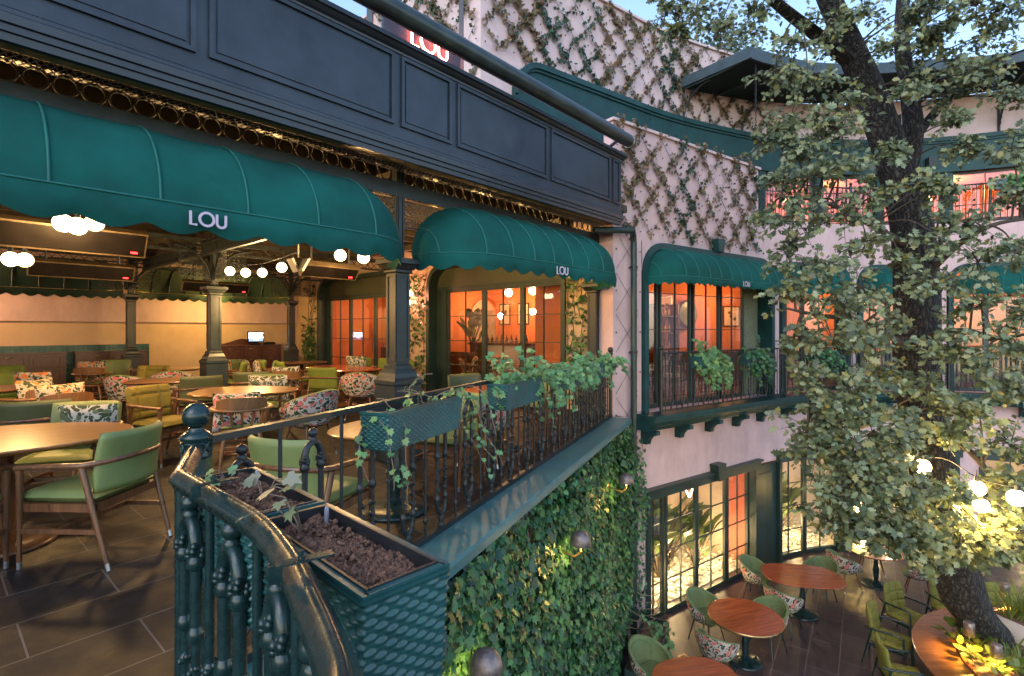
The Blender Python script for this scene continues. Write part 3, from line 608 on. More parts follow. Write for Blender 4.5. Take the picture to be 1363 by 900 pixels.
# ------------------------------------------------------------------ cabinets on the back wall
T=thing('tiled_counter','dark green tiled counter wall behind the cabinet row','counter',uv(-2,11.3,0))
b=MB(); b.prism([uv(-4.2,11.18,0),uv(.30,11.18,0),uv(.30,11.299,0),uv(-4.2,11.299,0)],(0,0,1.13)); o=b.build('tile_face',M['green_tile'],T)
o.data.transform(Matrix.Rotation(-ANG_U,4,'Z')); o.rotation_euler[2]=ANG_U
def cabinet(label,ua,ub,h,cols,rows,hump=False,v0=10.85,v1=11.17):
    T=thing('wooden_sideboard',label,'sideboard',uv((ua+ub)/2,(v0+v1)/2,0),group='wooden sideboards on the back wall')
    b=MB(); b.prism([uv(ua,v0+.02,.06),uv(ub,v0+.02,.06),uv(ub,v1,.06),uv(ua,v1,.06)],(0,0,h-.09)); b.build('body',M['mahogany'],T)
    b=MB(); b.prism([uv(ua-.02,v0-.02,h-.03),uv(ub+.02,v0-.02,h-.03),uv(ub+.02,v1,h-.03),uv(ua-.02,v1,h-.03)],(0,0,.03)); b.build('top',M['mahogany'],T)
    b=MB(); b.prism([uv(ua+.03,v0+.04,0),uv(ub-.03,v0+.04,0),uv(ub-.03,v1,0),uv(ua+.03,v1,0)],(0,0,.06)); b.build('plinth',M['mahogany'],T)
    if hump:
        b=MB(); n=20; L=ub-ua; pr=[(0,0)]+[(L*i/n,.03+.15*math.exp(-((i/n-.45)/.2)**2)) for i in range(n+1)]+[(L,0)]
        b.prism([uv(ua+x,v1-.05,h+z) for x,z in pr],W*.04); b.build('back_rail',M['mahogany'],T)
    L=ub-ua
    for i in range(cols):
        for j in range(rows[i]):
            a=ua+.04+(L-.08)*i/cols+.02; c=ua+.04+(L-.08)*(i+1)/cols-.02
            H0=.08; hh=(h-.05-H0); z0=H0+hh*j/rows[i]+.015; z1=H0+hh*(j+1)/rows[i]-.015
            if rows[i]==2: zm=H0+hh*.62; z0,z1=((H0+.015,zm-.015) if j==0 else (zm+.015,H0+hh-.015))
            b=MB()
            for q0,q1,r0,r1 in ((a,c,z0,z0+.045),(a,c,z1-.045,z1),(a,a+.05,z0+.045,z1-.045),(c-.05,c,z0+.045,z1-.045)): b.prism([uv(q0,v0-.005,r0),uv(q1,v0-.005,r0),uv(q1,v0+.019,r0),uv(q0,v0+.019,r0)],(0,0,r1-r0))
            b.prism([uv(a+.07,v0+.006,z0+.065),uv(c-.07,v0+.006,z0+.065),uv(c-.07,v0+.019,z0+.065),uv(a+.07,v0+.019,z0+.065)],(0,0,z1-z0-.13))
            o=b.build('drawer' if rows[i]>1 else 'door',M['mahogany'],T)
            k=MB(); x=(a+c)/2; k.tube([uv(x-.05,v0-.006,z1-.035),uv(x-.045,v0-.03,z1-.04),uv(x+.045,v0-.03,z1-.04),uv(x+.05,v0-.006,z1-.035)],.009,6); k.build('handle',M['brass'],o)
    return T
cabinet('wide dark wood sideboard against the green tiles at the far left',-3.35,-1.42,.98,3,(2,2,2))
cabinet('dark wood sideboard against the green tiles behind the slim column',-1.25,.18,.98,2,(2,2))
cabinet('dark wood sideboard with curved back rail carrying the till screen',1.84,3.62,1.05,3,(1,3,3),True,10.8,11.25)
T=thing('till_monitor','small till screen showing LOU on the curved sideboard','monitor',uv(2.92,10.95,1.05))
b=MB(); b.box(uv(2.92,10.98,1.075),(.22,.2,.05),ANG_U); b.tube([uv(2.92,11.0,1.08),uv(2.92,11.02,1.2)],.03,8); b.build('stand',M['black_panel'],T)
b=MB(); b.box(uv(2.92,10.94,1.285),(.47,.03,.33),ANG_U); b.build('casing',M['black_panel'],T)
b=MB(); b.box(uv(2.92,10.923,1.33),(.41,.006,.17),ANG_U); b.build('screen',M['screen_white'],T)
b=MB(); b.box(uv(2.92,10.923,1.20),(.41,.006,.085),ANG_U); b.box(uv(2.92,10.918,1.205),(.14,.006,.04),ANG_U,1); b.build('screen_bar',[M['screen_blue'],M['screen_white']],T)
b=MB(); paths,wd=letter_paths(.11)
for cl,pts in paths: ribbon(b,lambda x,y,dd:uv(2.92-wd*.7+x*1.4,10.918-dd,1.275+y),pts,.016,cl,.002)
b.build('lettering',mat('screen_text',(.10,.10,.14),.5),T)
tb=MB(); tb.box(uv(3.35,11.0,1.085),(.28,.2,.06),ANG_U); tb.box(uv(3.35,10.98,1.12),(.22,.1,.02),ANG_U+.1); tag(tb.build('card_terminal',M['black_panel']),'low black cash box right of the till screen on the sideboard','cash box')
# ------------------------------------------------------------------ heaters and globe lamps under the canopy
def heater(label,u,v,z,L,h=.20,tilt=.5):
    p=uv(u,v,z); T=thing('ceiling_heater',label,'heater',p,group='long dark heaters under the canopy'); m=Matrix.Rotation(ANG_U,3,'Z')@Matrix.Rotation(tilt,3,'X')
    b=MB(); b.box(p,(L,.06,h),rot=m); b.build('panel',M['black_panel'],T)
    b=MB(); q=m@V3((0,-.01,h/2+.012)); b.box(p+q,(L+.02,.10,.02),rot=m); b.box(p-q,(L+.02,.08,.015),rot=m)
    for e in (-1,1): b.box(p+m@V3((e*(L/2+.006),-.0,0)),(.012,.075,h+.03),rot=m)
    b.build('frame',mat('heater_frame',(.12,.09,.055),.45,metal=.6,vary=.2),T)
    b=MB()
    for e in (-.35,.35): b.bar(p+U*e*L+ZU*.1,V3((p+U*e*L).to_tuple()[:2]+(3.45,)),.02,.02)
    b.build('hanger',M['iron_dark'],T)
    b=MB(); b.box(p+m@V3((L/2-.09,-.032,-h/2+.035)),(.06,.006,.018),rot=m); b.build('indicator',M['led_red'],T)
    return T
heater('long ceiling heater nearest to the left awning hem',-3.05,1.6,2.40,1.9,.24)
heater('long ceiling heater hanging below the farther pair of globe lamps',-2.15,4.4,2.34,1.15,.20)
heater('ceiling heater left of the large front column with reddish glow',.28,2.0,2.36,.85,.20,.75)
heater('small ceiling heater behind the mid terrace column',.55,7.2,2.42,1.3,.20)
sp=MB(); q=at(397,353,7.2)
for e in (-1,1): sp.box(q+V3((e*.07,0,0)),(.03,.16,.20),ANG_U,rot=Matrix.Rotation(ANG_U,3,'Z')@Matrix.Rotation(e*.5,3,'Y'))
sp.tube([q+V3((0,0,.1)),q+V3((0,0,1.0))],.012,6); tag(sp.build('twin_spotlight',mat('lamp_grey',(.22,.22,.22),.5)),'pair of small grey floodlights beside the reddish heater','floodlight')
def globe(label,p,r,grp,cord=.25,m='bulb_warm'):
    T=thing('globe_lamp',label,'lamp',p,group=grp); b=MB(); b.ball(p,r,16,10); b.build('globe',M[m],T)
    b=MB(); b.tube([p+ZU*r*.9,p+ZU*(r+.05)],.022,8); b.tube([p+ZU*(r+.05),p+ZU*(r+cord)],.004,5); b.build('socket',M['iron_dark'],T)
g='glowing globe lamps under the canopy'
GL=[(84,297,4.6,.078,'leftmost globe lamp of the bright trio under the big awning'),(103,301,4.75,.078,'lowest globe lamp in the middle of the bright trio'),(126,297,5.0,.078,'rightmost globe lamp of the bright trio under the big awning'),
 (14,345,5.6,.078,'globe lamp between the two left heaters touching the photo edge'),(33,346,5.8,.078,'globe lamp half hidden under the nearer left heater'),
 (306,361,9.3,.08,'first small globe lamp right of the mid terrace column'),(327,363,9.4,.08,'second small globe lamp of the sagging string'),(349,363,9.3,.08,'third small globe lamp of the sagging string'),(375,356,9.0,.085,'highest small globe lamp next to the twin floodlights'),
 (453,340,7.2,.08,'globe lamp above the reddish heater, left one of two'),(484,343,7.0,.08,'globe lamp above the reddish heater beside the awning hem')]
for px,py,Y,r,l in GL: globe(l,at(px,py,Y),r,g)
b=MB(); pts=[at(292,338,9.2),at(306,349,9.3),at(327,353,9.4),at(349,351,9.3),at(375,343,9.0),at(395,336,8.4)]; b.tube(pts,.008,5); tag(b.build('lamp_string',M['cable']),'dark cable carrying four small globe lamps across the terrace','cable')
for px,py,Y,e in ((103,318,4.75,50),(25,360,5.7,48),(345,400,9.8,44),(468,358,7.1,44)): lamp('globe_and_fill_light',at(px,py,Y),e,(1,.58,.22),.1)
lamp('globe_and_fill_light',uv(-3.6,10.2,2.1),42,(1,.56,.26),.12); lamp('globe_and_fill_light',uv(1.6,10.2,2.1),30,(1,.60,.16),.12); lamp('globe_and_fill_light',uv(-1.3,3.2,1.95),24,(1,.58,.24),.1); lamp('globe_and_fill_light',uv(2.6,1.2,3.0),22,(1,.60,.22),.1); [lamp('soffit_fill',uv(u,.55,3.05),6,(1,.60,.20),.06) for u in (-3.3,-1.2,1.0,2.9)]  # no globes hang at these points; front and soffit ones are added fill
T=thing('wall_sconce','glowing pink white wall sconce on the ivy strip behind the front column','lamp',S1(5.40,2.3,-.1))
b=MB(); b.ball(S1(5.40,2.40,-.12),.085,12,8); b.ball(S1(5.40,2.18,-.12),.075,12,8); b.build('globe',emit('sconce_glow',(1,.50,.36),7),T)
b=MB(); b.bar(S1(5.40,2.29,-.10),S1(5.40,2.29,.0),.04,.05); b.build('bracket',M['brass'],T)
lamp('sconce_light',S1(5.40,2.3,-.35),16,(1,.34,.22),.08)
# ================================================================== COURTYARD BUILDING
BANANA=np.array([(0,0,0),(.10,.12,.04),(.17,.35,.05),(.17,.6,.02),(.11,.84,-.06),(0,1,-.16),(-.11,.84,-.06),(-.17,.6,.02),(-.17,.35,.05),(-.10,.12,.04)])
leafmat('banana_leaf',[(.05,.10,.03),(.08,.14,.04),(.13,.19,.06)],.4,.35)
SE=14.5
T=thing('courtyard_facade','pink rendered curved building facade around the courtyard','building',SF(5,GZ,.5))
b=MB(); HT=-1.55
b.sbox(SF,-.62,SE,HT,-.02,0,.30)
b.sbox(SF,-.62,SE,3.12,4.12,0,.30); b.sbox(SF,-.62,4.12,4.12,5.12,0,.22)
b.sbox(SF,-.62,.12,-.02,3.12,0,.62); b.sbox(SF,-.62,.28,GZ,HT,0,.45)
for a,c in ((4.72,4.96),(7.20,7.38),(9.32,9.50),(12.02,SE)): b.sbox(SF,a,c,-.02,3.12,0,.40)
for a,c in ((9.7,10.2),(12.6,SE)): b.sbox(SF,a,c,GZ,HT,0,.30)
for a,c in WIN: spandrel(b,SF,a,3.12,.55 if a<1 else .45,1,.002,.298); spandrel(b,SF,c,3.12,.55 if a<1 else .45,-1,.002,.298)
b.build('wall',M['pink_plaster'],T)
b=MB(); b.sbox(SF,-.66,4.16,5.12,5.17,-.05,.26); b.build('coping',M['upper_plaster'],T)
b=MB(); b.sbox(SF,-.6,SE,4.0,4.11,.31,1.6); b.build('balcony_slab',M['pink_plaster'],T)
# balcony ledge with corbels under the first floor windows
b=MB(); n=40; b.sweep([SF(.0+(13-.0)*i/n,0,0) for i in range(n+1)],[(.0,-.30),(.26,-.30),(.29,-.24),(.36,-.20),(.40,-.13),(.40,-.07),(.43,-.06),(.43,-.02),(.0,-.02)]); b.build('window_ledge',M['green_paint'],T)
for i in range(13):
    s=.16+i*.98; b=MB(); pr=[(.003,-.30),(.34,-.30),(.34,-.37),(.22,-.40),(.15,-.48),(.13,-.56),(.003,-.56)]
    b.prism([SF(s-.06,z,-d) for d,z in pr],SF(s+.06,0,0)-SF(s-.06,0,0)); b.build('corbel',M['green_paint'],T)
for i,(a,c) in enumerate(WIN):
    b=MB(); b.spath(SF,archpath(a,c,-.02,3.12,.55 if a<1 else .45),-.11,-.07,.36); b.build('arch_frame',M['green_paint'],T)
    if i==0:
        bays=[(.24,.92),(.98,1.98),(2.06,3.02),(3.06,3.98)]
        b=MB(); b.sbox(SF,4.0,4.6,.0,3.0,.30,.36); b.build('reveal_panel',mat('reveal_stone',(.16,.17,.10),.9,vary=.4,scale=45,bump=.5,bscale=90),T)
    else:
        n=2 if c-a<2.3 else 3; w=(c-a-.2)/n; bays=[(a+.1+w*k,a+.1+w*(k+1)) for k in range(n)]
    for p,q in bays: bay(T,SF,p,q,.0,2.98,.26,1,3,M['deep_green'],'window',.05)
    if i==0:
        b=MB(); s=2.42; b.prism([SF(s-.13,3.36,-.16),SF(s+.13,3.36,-.16),SF(s+.09,3.10,-.16),SF(s-.09,3.10,-.16)],SF(s,0,.003)-SF(s,0,-.16)); b.build('keystone',M['green_paint'],T)
# ground floor doors
DR=[(.28,3.98,[(.34,.92),(.98,1.98),(1.98,3.04),(3.08,3.94)]),(4.95,7.0,[(5.0,5.98),(6.0,6.96)]),(7.6,9.7,[(7.66,8.6),(8.66,9.64)]),(10.2,12.6,[(10.26,11.3),(11.36,12.54)])]
for i,(a,c,bays) in enumerate(DR):
    b=MB(); b.sbox(SF,a-.10,c+.10,HT-.055,HT+.10,-.10,.003); b.sbox(SF,a-.13,c+.13,HT+.10,HT+.14,-.14,.003)
    for s in (a,c): b.sbox(SF,s-.05,s+.05,GZ,HT-.055,-.06,.22)
    b.build('door_surround',M['deep_green'],T)
    for k,(p,q) in enumerate(bays): bay(T,SF,p,q,GZ+.01,HT-.06,.12,1,3 if i else 3,M['deep_green'],'door',.055,'door_glass',handle=(k==1))
    b=MB(); s=(a+c)/2+.25; b.prism([SF(s-.15,HT+.30,-.2),SF(s+.15,HT+.30,-.2),SF(s+.10,HT-.03,-.2),SF(s-.10,HT-.03,-.2)],SF(s,0,-.003)-SF(s,0,-.2)); b.build('keystone',M['deep_green'],T)
for a,c in ((4.04,4.89),(7.06,7.54)):
    b=MB(); b.sbox(SF,a,c,GZ,HT-.058,.02,.22)
    for z0,z1 in ((GZ+.25,GZ+1.0),(GZ+1.1,HT-.25)): b.sbox(SF,a+.1,c-.1,z0,z1,.005,.02)
    b.build('door_pier',M['deep_green'],T)
# upper storey
b=MB(); b.sbox(SU,-2.6,5.4,6.22,8.10,0,.3); b.sbox(SU,5.4,8.0,6.22,7.21,0,.3); b.sbox(SU,8.0,SE,6.22,7.31,0,.3); b.sbox(SU,-2.6,.5,4.12,6.22,0,.3); c0=SU(-2.6,0,0)
q=[c0+ZU*3.7,c0+W*8+ZU*3.7,c0+W*8+U*.3+ZU*3.7,c0+U*.3+ZU*3.7]; b.prism(q,ZU*4.38); b.build('upper_wall',M['upper_plaster'],T)
b=MB(); b.sbox(SU,-2.64,5.46,8.10,8.15,-.06,.34); b.prism([c0-U*.05+ZU*8.08,c0+W*8-U*.05+ZU*8.08,c0+W*8+U*.35+ZU*8.08,c0+U*.35+ZU*8.08],ZU*.05); b.build('roof_coping',M['upper_plaster'],T)
b=MB(); arc=[(-1.95+.55*(1-math.cos(PI/2*k/8)),6.28-.55*(1-math.sin(PI/2*k/8))) for k in range(9)]
vs=[];top=arc+[(-1.4+i*.3,6.28) for i in range(1,54)]
for s,z in top: vs += [SU(s,4.9 if s<1 else 5.42,-.10),SU(s,z,-.10),SU(s,z,.0),SU(s,4.9 if s<1 else 5.42,0)]
b.add(vs,[(i*4+k,i*4+(k+1)%4,i*4+4+(k+1)%4,i*4+4+k) for i in range(len(top)-1) for k in range(4)]+[(3,2,1,0)]); b.build('green_band',M['green_paint'],T)
b=MB(); b.spath(SU,top,-.10,-.17,-.098); b.spath(SU,[(s,z-.10) for s,z in top],-.05,-.135,-.098); b.build('band_moulding',M['green_paint'],T)
for k in range(9):
    a=.55+k*1.5; b=MB(); b.sbox(SU,a,a+.16,4.12,5.42,-.06,.2); b.build('upper_pier',M['green_paint'],T)
    bay(T,SU,a+.17,a+1.49,4.14,5.41,.04,1,2,M['iron_dark'],'upper_window',.05)
# canopy of the top floor
T2=thing('roof_canopy','dark green curved roof canopy on brackets above the top floor','canopy',SU(7,7.0,-.8))
b=MB(); n=34; A=[2.75+i*(11.3/n) for i in range(n+1)]; vs=[]
ZC=lambda s:.30*min(1,max(0,(s-3)/5))
for s in A: vs += [SU(s,7.02+ZC(s),.0),SU(s,7.05+ZC(s),-1.62),SU(s,7.10+ZC(s),-1.62),SU(s,7.22+ZC(s),.0)]
b.add(vs,[(i*4+k,i*4+(k+1)%4,i*4+4+(k+1)%4,i*4+4+k) for i in range(n) for k in range(4)]+[(3,2,1,0),tuple(n*4+k for k in range(4))]); b.build('roof_sheet',mat('canopy_sheet',(.012,.028,.024),.7,vary=.2,scale=3,spec=.15),T2)
b=MB(); vs=[]
for s in A: vs += [SU(s,6.98+ZC(s),-1.62),SU(s,7.20+ZC(s),-1.66),SU(s,7.20+ZC(s),-1.70),SU(s,6.98+ZC(s),-1.67)]
b.add(vs,[(i*4+k,i*4+(k+1)%4,i*4+4+(k+1)%4,i*4+4+k) for i in range(n) for k in range(4)]+[(3,2,1,0),tuple(n*4+k for k in range(4))])
b.bar(SU(2.73,7.10,-.0),SU(2.73,7.09,-1.69),.05,.22); b.build('eave_fascia',M['metal_grey_blue'],T2)
b=MB()
for s in A[::3]:
    b.tube([SU(s,7.0+ZC(s),-1.55),SU(s,6.96+ZC(s),-.9),SU(s,6.95+ZC(s),-.02)],.022,5)
b.build('rib',M['deep_green'],T2)
for s in (2.8,4.6,6.6,8.6,10.6,12.4):
    b=MB(); b.tube([SU(s,6.28,-.03)]+[SU(s,6.28+.66*math.sin(a),-.03-.70*(1-math.cos(a))) for a in [PI/2*i/8 for i in range(1,9)]],.022,6)
    b.bar(SU(s,6.28,-.03),SU(s,6.95,-.03),.04,.04)
    for j in range(4): b.tube([SU(s,6.5+j*.12+.05*math.sin(g),-.1-.04*j*1.3+.05*math.cos(g)) for g in [2*PI*k/8 for k in range(8)]],.007,4,closed=True)
    b.build('bracket',M['iron_dark'],T2)
b=MB(); p=SU(3.05,6.98,-1.55)
for i in range(34): b.tube([p-ZU*(.03+i*.055)+V3((.018*math.cos(a)*(i%2),.018*math.cos(a)*(1-i%2),.033*math.sin(a))) for a in [2*PI*k/8 for k in range(8)]],.006,4,closed=True)
tag(b.build('rain_chain',M['iron_dark']),'thin rain chain hanging from the roof canopy corner','chain')
T2=thing('outdoor_speaker','small black speaker on the green band between upper windows','speaker',SU(9.2,5.55,-.2)); p=SU(9.2,5.65,-.19)
b=MB(); b.box(p,(.17,.14,.24),-.1); b.build('cabinet',M['iron_dark'],T2); b=MB(); b.box(p+V3((0,.085,0)),(.05,.06,.05)); b.build('bracket',M['iron_dark'],T2)
# rooms behind the glass
def room(name,label,S,s0,s1,z0,z1,d0,d1,wm,fm,left=True,right=True,cm=None):
    T=thing(name,label,'room',S((s0+s1)/2,z0,(d0+d1)/2)); b=MB(); b.sbox(S,s0,s1,z0,z1,d1,d1+.1); b.build('back_wall',M[wm],T)
    b=MB()
    if left: b.sbox(S,s0-.1,s0,z0,z1,d0,d1)
    if right: b.sbox(S,s1,s1+.1,z0,z1,d0,d1)
    if b.v: b.build('side_wall',M[wm],T)
    b=MB(); b.sbox(S,s0,s1,z0-.1,z0,d0,d1); b.build('floor',M[fm],T)
    b=MB(); b.sbox(S,s0,s1,z1,z1+.08,d0,d1); b.build('ceiling',M[cm or wm],T)
    return T
def niche(T,S,s0,s1,z0,zt,d,m,name='niche'):
    b=MB(); r=(s1-s0)/2; pts=[(s0,z0)]+[((s0+s1)/2-r*math.cos(PI*i/14),zt-r+r*math.sin(PI*i/14)) for i in range(15)]+[(s1,z0)]
    vs=[S(a,z,d) for a,z in pts]; b.add(vs,[tuple(range(len(vs)))]); b.build(name,M[m],T)
    b=MB(); b.tube([S(a,z,d-.01) for a,z in pts],.035,6); b.build('niche_rim',M['orange_wall'],T)
RM=room('dining_room','orange lit dining room behind the terrace glass doors',S1,.92,11.3,0,2.95,.32,3.2,'orange_wall','mahogany')
niche(RM,S1,5.5,6.6,.9,2.45,3.19,'niche_wall'); niche(RM,S1,2.6,3.9,.9,2.35,3.19,'salmon_wall'); niche(RM,S1,8.6,10.6,.9,2.5,3.19,'salmon_wall')
def art(label,S,s,z,d,w=.42,h=.62):
    T=thing('framed_picture',label,'picture',S(s,z-h/2,d)); b=MB(); b.sbox(S,s-w/2,s+w/2,z-h/2,z+h/2,d-.02,d-.002); b.build('frame',M['mahogany'],T)
    b=MB(); b.sbox(S,s-w/2+.04,s+w/2-.04,z-h/2+.04,z+h/2-.04,d-.026,d-.021); b.build('print',M['niche_wall'],T)
    b=MB(); rr=random.Random(int(s*10))
    for i in range(6): q=S(s+rr.uniform(-.08,.08),z+rr.uniform(-.12,.12),d-.03); b.ball(q,.045,6,4)
    b.build('motif',mat('art_ink',(.10,.05,.03),.8),T)
art('left framed botanical print on the orange wall seen through the door',S1,5.15,1.95,3.19); art('right framed botanical print on the orange wall seen through the door',S1,4.45,1.95,3.19)
T2=thing('bar_counter','pale panelled bar counter with dark top inside the dining room','counter',S1(4.4,0,2.6))
b=MB(); b.sbox(S1,3.75,5.0,0,1.08,2.3,2.9); b.build('body',M['white_paint'],T2); b=MB(); b.sbox(S1,3.6,5.7,1.08,1.14,2.2,3.0); b.sbox(S1,5.0,5.7,0,1.08,2.3,2.9); b.build('top',M['mahogany'],T2)
b=MB()
for z in (.3,.6,.9): b.sbox(S1,3.8,4.95,z-.1,z+.1,2.28,2.299)
b.build('drawer',M['white_paint'],T2)
b=MB()
for i in range(9): 
    q=S1(3.85+i*.18,1.14,2.6); b.lathe([(.035,0),(.04,.1),(.012,.17),(.012,.22)],q,8)
tag(b.build('bottle_row',mat('bottle_glass',(.05,.03,.015),.15)),'row of dark bottles standing on the indoor bar counter','bottles','bottles on the bar')
T2=thing('serving_station','dark serving station with steel trays inside the left window','station',S1(8.0,0,1.6))
b=MB(); b.sbox(S1,7.2,8.9,0,.95,1.5,2.1); b.build('body',M['mahogany'],T2); b=MB()
for i in range(3): b.sbox(S1,7.3+i*.52,7.75+i*.52,.95,1.02,1.55,2.0)
b.build('tray',M['steel'],T2)
def pendant(label,p,r=.10):
    T=thing('pendant_lamp',label,'lamp',p,group='glowing pendant lamps indoors'); b=MB(); b.ball(p,r,12,8); b.build('shade',M['pendant_glow'],T); b=MB(); b.tube([p+ZU*r,p+ZU*.55],.005,4); b.build('cord',M['cable'],T)
for i,(s,d,z,l) in enumerate(((3.6,1.6,2.42,'pendant lamp glowing at the top of the terrace door'),(2.5,1.2,2.40,'pendant lamp seen in the right terrace door pane'),(1.95,1.5,2.30,'twin pendant lamp at the far right terrace pane'),(8.2,1.5,2.45,'pendant lamp inside the left terrace window'))): pendant(l,S1(s,z,d))
for s,e in ((1.9,24),(4.2,30),(6.8,22),(9.2,26)): lamp('room_light',S1(s,2.25,2.3),e,(1,.56,.24),.15)
def broad_plant(label,p,h,n,leaf,m='room_leaf',spread=.5,pot=None,name='potted_plant',tm=LANCE,grp=None):
    T=thing(name,label,'plant',p,group=grp); b=MB(); P_=[];Nn=[];Y_=[];S_=[]; rr=random.Random(int(p[0]*100+p[1]*37))
    for i in range(n):
        a=rr.uniform(0,2*PI); t=rr.uniform(.25,1); top=V3(p)+V3((math.cos(a)*spread*t*.55,math.sin(a)*spread*t*.55,h*rr.uniform(.25,.75)))
        b.tube([V3(p),(V3(p)+top)/2+V3((0,0,h*.05)),top],.012,5)
        P_.append(top); y=V3((math.cos(a)*.7*t,math.sin(a)*.7*t,1.0)).normalized(); Y_.append(y); Nn.append(V3((-math.cos(a)*y.z,-math.sin(a)*y.z,.5)).normalized()+V3((rr.uniform(-.4,.4),rr.uniform(-.4,.4),0))); S_.append(leaf*rr.uniform(.7,1.2))
    b.build('stem',M['twig'],T); leaves('foliage',M[m],tm,P_,Nn,Y_,S_,T)
    if pot: b=MB(); b.lathe([(pot*.8,-.02),(pot,.3),(pot*.9,.3),(pot*.9,.26)],p,12); b.build('pot',M['mahogany'],T)
    return T
broad_plant('dark palm in the niche of the right terrace door',S1(3.2,1.1,2.9),1.2,26,.5); broad_plant('leafy plant in the arched niche of the left terrace door',S1(6.1,.9,2.8),1.3,26,.4,tm=OVAL)
broad_plant('bright bush lit on the counter in the terrace window',S1(8.9,1.0,2.6),1.0,26,.35,'bed_leaf',tm=OVAL); broad_plant('tall palm in the left terrace window',S1(9.7,.9,2.8),1.3,24,.45)
broad_plant('lit green bush beside the palm in the right terrace door',S1(2.75,1.0,2.9),.6,16,.2,'bed_leaf',tm=OVAL)
tb=MB(); tb.sbox(S1,2.2,3.6,0,1.0,2.5,3.1); tag(tb.build('plant_bench',M['mahogany']),'dark bench carrying plants inside the right terrace door','bench')
tb=MB(); tb.sbox(S1,.95,11.2,0,.80,3.12,3.198); tag(tb.build('wainscot',M['mahogany']),'dark wood wainscot along the dining room back wall','panelling')
# first-floor courtyard rooms
R2=room('lounge','orange lit lounge behind the first floor courtyard windows',SF,.15,12.4,0,3.04,.42,3.0,'orange_wall','mahogany',left=True)
# straight start of that room is closed along the dining room wall
niche(R2,SF,2.9,4.0,.0,2.6,2.99,'salmon_wall'); niche(R2,SF,6.6,7.8,.0,2.6,2.99,'salmon_wall')
T2=thing('lit_wall_sign','pink glowing panel with dark text lines inside the first window','sign',SF(3.0,1.2,2.9))
for i,z in enumerate((2.05,1.75,1.45)):
    b=MB(); b.sbox(SF,2.15,2.75,z-.12,z+.12,2.60,2.64); b.build('light_bar',emit('pink_bar%d'%i,(1,.42,.36),3.0) if i==0 else M['pink_bar0'],T2)
b=MB(); b.sbox(SF,2.08,2.82,1.2,2.3,2.65,2.70); b.build('backboard',M['mahogany'],T2)
T2=thing('round_mirror','round pale green mirror hanging inside the first window','mirror',SF(4.9,1.5,2.9)); p,th=fa(5.0,2.86); q=V3((p.x,p.y,1.95)); m=Matrix.Rotation(th,3,'Z')@Matrix.Rotation(R(90),3,'X')
b=MB(); b.lathe([(.36,-.02),(.40,0),(.40,.03),(.34,.05)],q,28,rot=m); b.build('frame',M['mahogany'],T2); b=MB(); b.lathe([(.001,.055),(.335,.055)],q,28,rot=m); b.build('glass',mat('mirror_green',(.30,.36,.22),.3,vary=.1),T2)
T2=thing('shelf_unit','dark shelving with bottles in the first courtyard window','shelf',SF(4.2,0,2.8)); b=MB()
for z in (.5,.95,1.4,1.85): b.sbox(SF,3.95,4.55,z,z+.03,2.6,2.95)
b.sbox(SF,3.9,3.94,0,2.2,2.6,2.95); b.sbox(SF,4.56,4.6,0,2.2,2.6,2.95); b.build('shelf',M['mahogany'],T2)
b=MB()
for z in (.53,.98,1.43,1.88):
    for k in range(5): b.lathe([(.03,0),(.035,.14),(.012,.2),(.012,.26)],SF(4.02+k*.11,z,2.78),7)
b.build('bottle',mat('bottle_amber',(.35,.18,.05),.2),T2)
T2=thing('slatted_screen','dark slatted timber screen inside the first courtyard window','screen',SF(1.3,0,1.6)); b=MB()
for k in range(34): b.sbox(SF,1.0,1.75,.3+k*.075,.33+k*.075,2.2,2.23)
b.build('slat',M['mahogany'],T2)
for s,e in ((1.4,16),(3.2,22),(5.6,22),(8.3,17),(10.6,14)): lamp('room_light',SF(s,2.35,2.1),e,(1,.56,.22),.15)
pendant('small pendant glowing inside the first courtyard window',SF(2.6,2.3,1.6),.08); pendant('pendant lamp inside the window behind the oak trunk',SF(8.4,2.3,1.4),.09); pendant('pendant lamp inside the second courtyard window',SF(6.0,2.25,1.4),.09)
tb=MB(); tb.sbox(SF,.3,12.3,0,.85,2.93,2.998); tag(tb.build('wainscot',M['mahogany']),'dark wood wainscot along the lounge back wall','panelling')
art('framed print on the lounge wall behind the first courtyard window',SF,4.45,2.15,2.99,.5,.6); art('framed print in the lounge behind the second courtyard window',SF,6.2,1.9,2.99)
# ground-floor lobby with planted pebble bed
R3=room('lobby','warm lobby with pebble bed behind the courtyard glass doors',SF,.3,12.4,GZ+.02,HT+.2,.36,2.0,'lobby_wall','pebble')
b=MB(); b.sbox(SF,4.2,4.3,GZ+.03,HT+.1,.83,1.95); b.build('partition',M['lobby_wall'],R3); b=MB(); b.sbox(SF,4.2,4.3,GZ+.03,HT+.1,.36,.828); b.build('partition',M['lobby_red'],R3)
pb=MB(); 
for i in range(1500):
    s=rng.uniform(.35,7); q=SF(s,GZ+.03+rng.uniform(0,.12)*1,.42+rng.uniform(0,1.5)); r=rng.uniform(.025,.06); pb.lathe([(.001,-r*.6),(r*.8,-r*.35),(r,0),(r*.75,r*.4),(.001,r*.6)],q,5,smooth=False,sy=rng.uniform(.6,1.2))
tag(pb.build('pebble_bed',M['pebble']),'white pebbles heaped behind the courtyard glass doors','pebbles',kind='stuff')
k=0
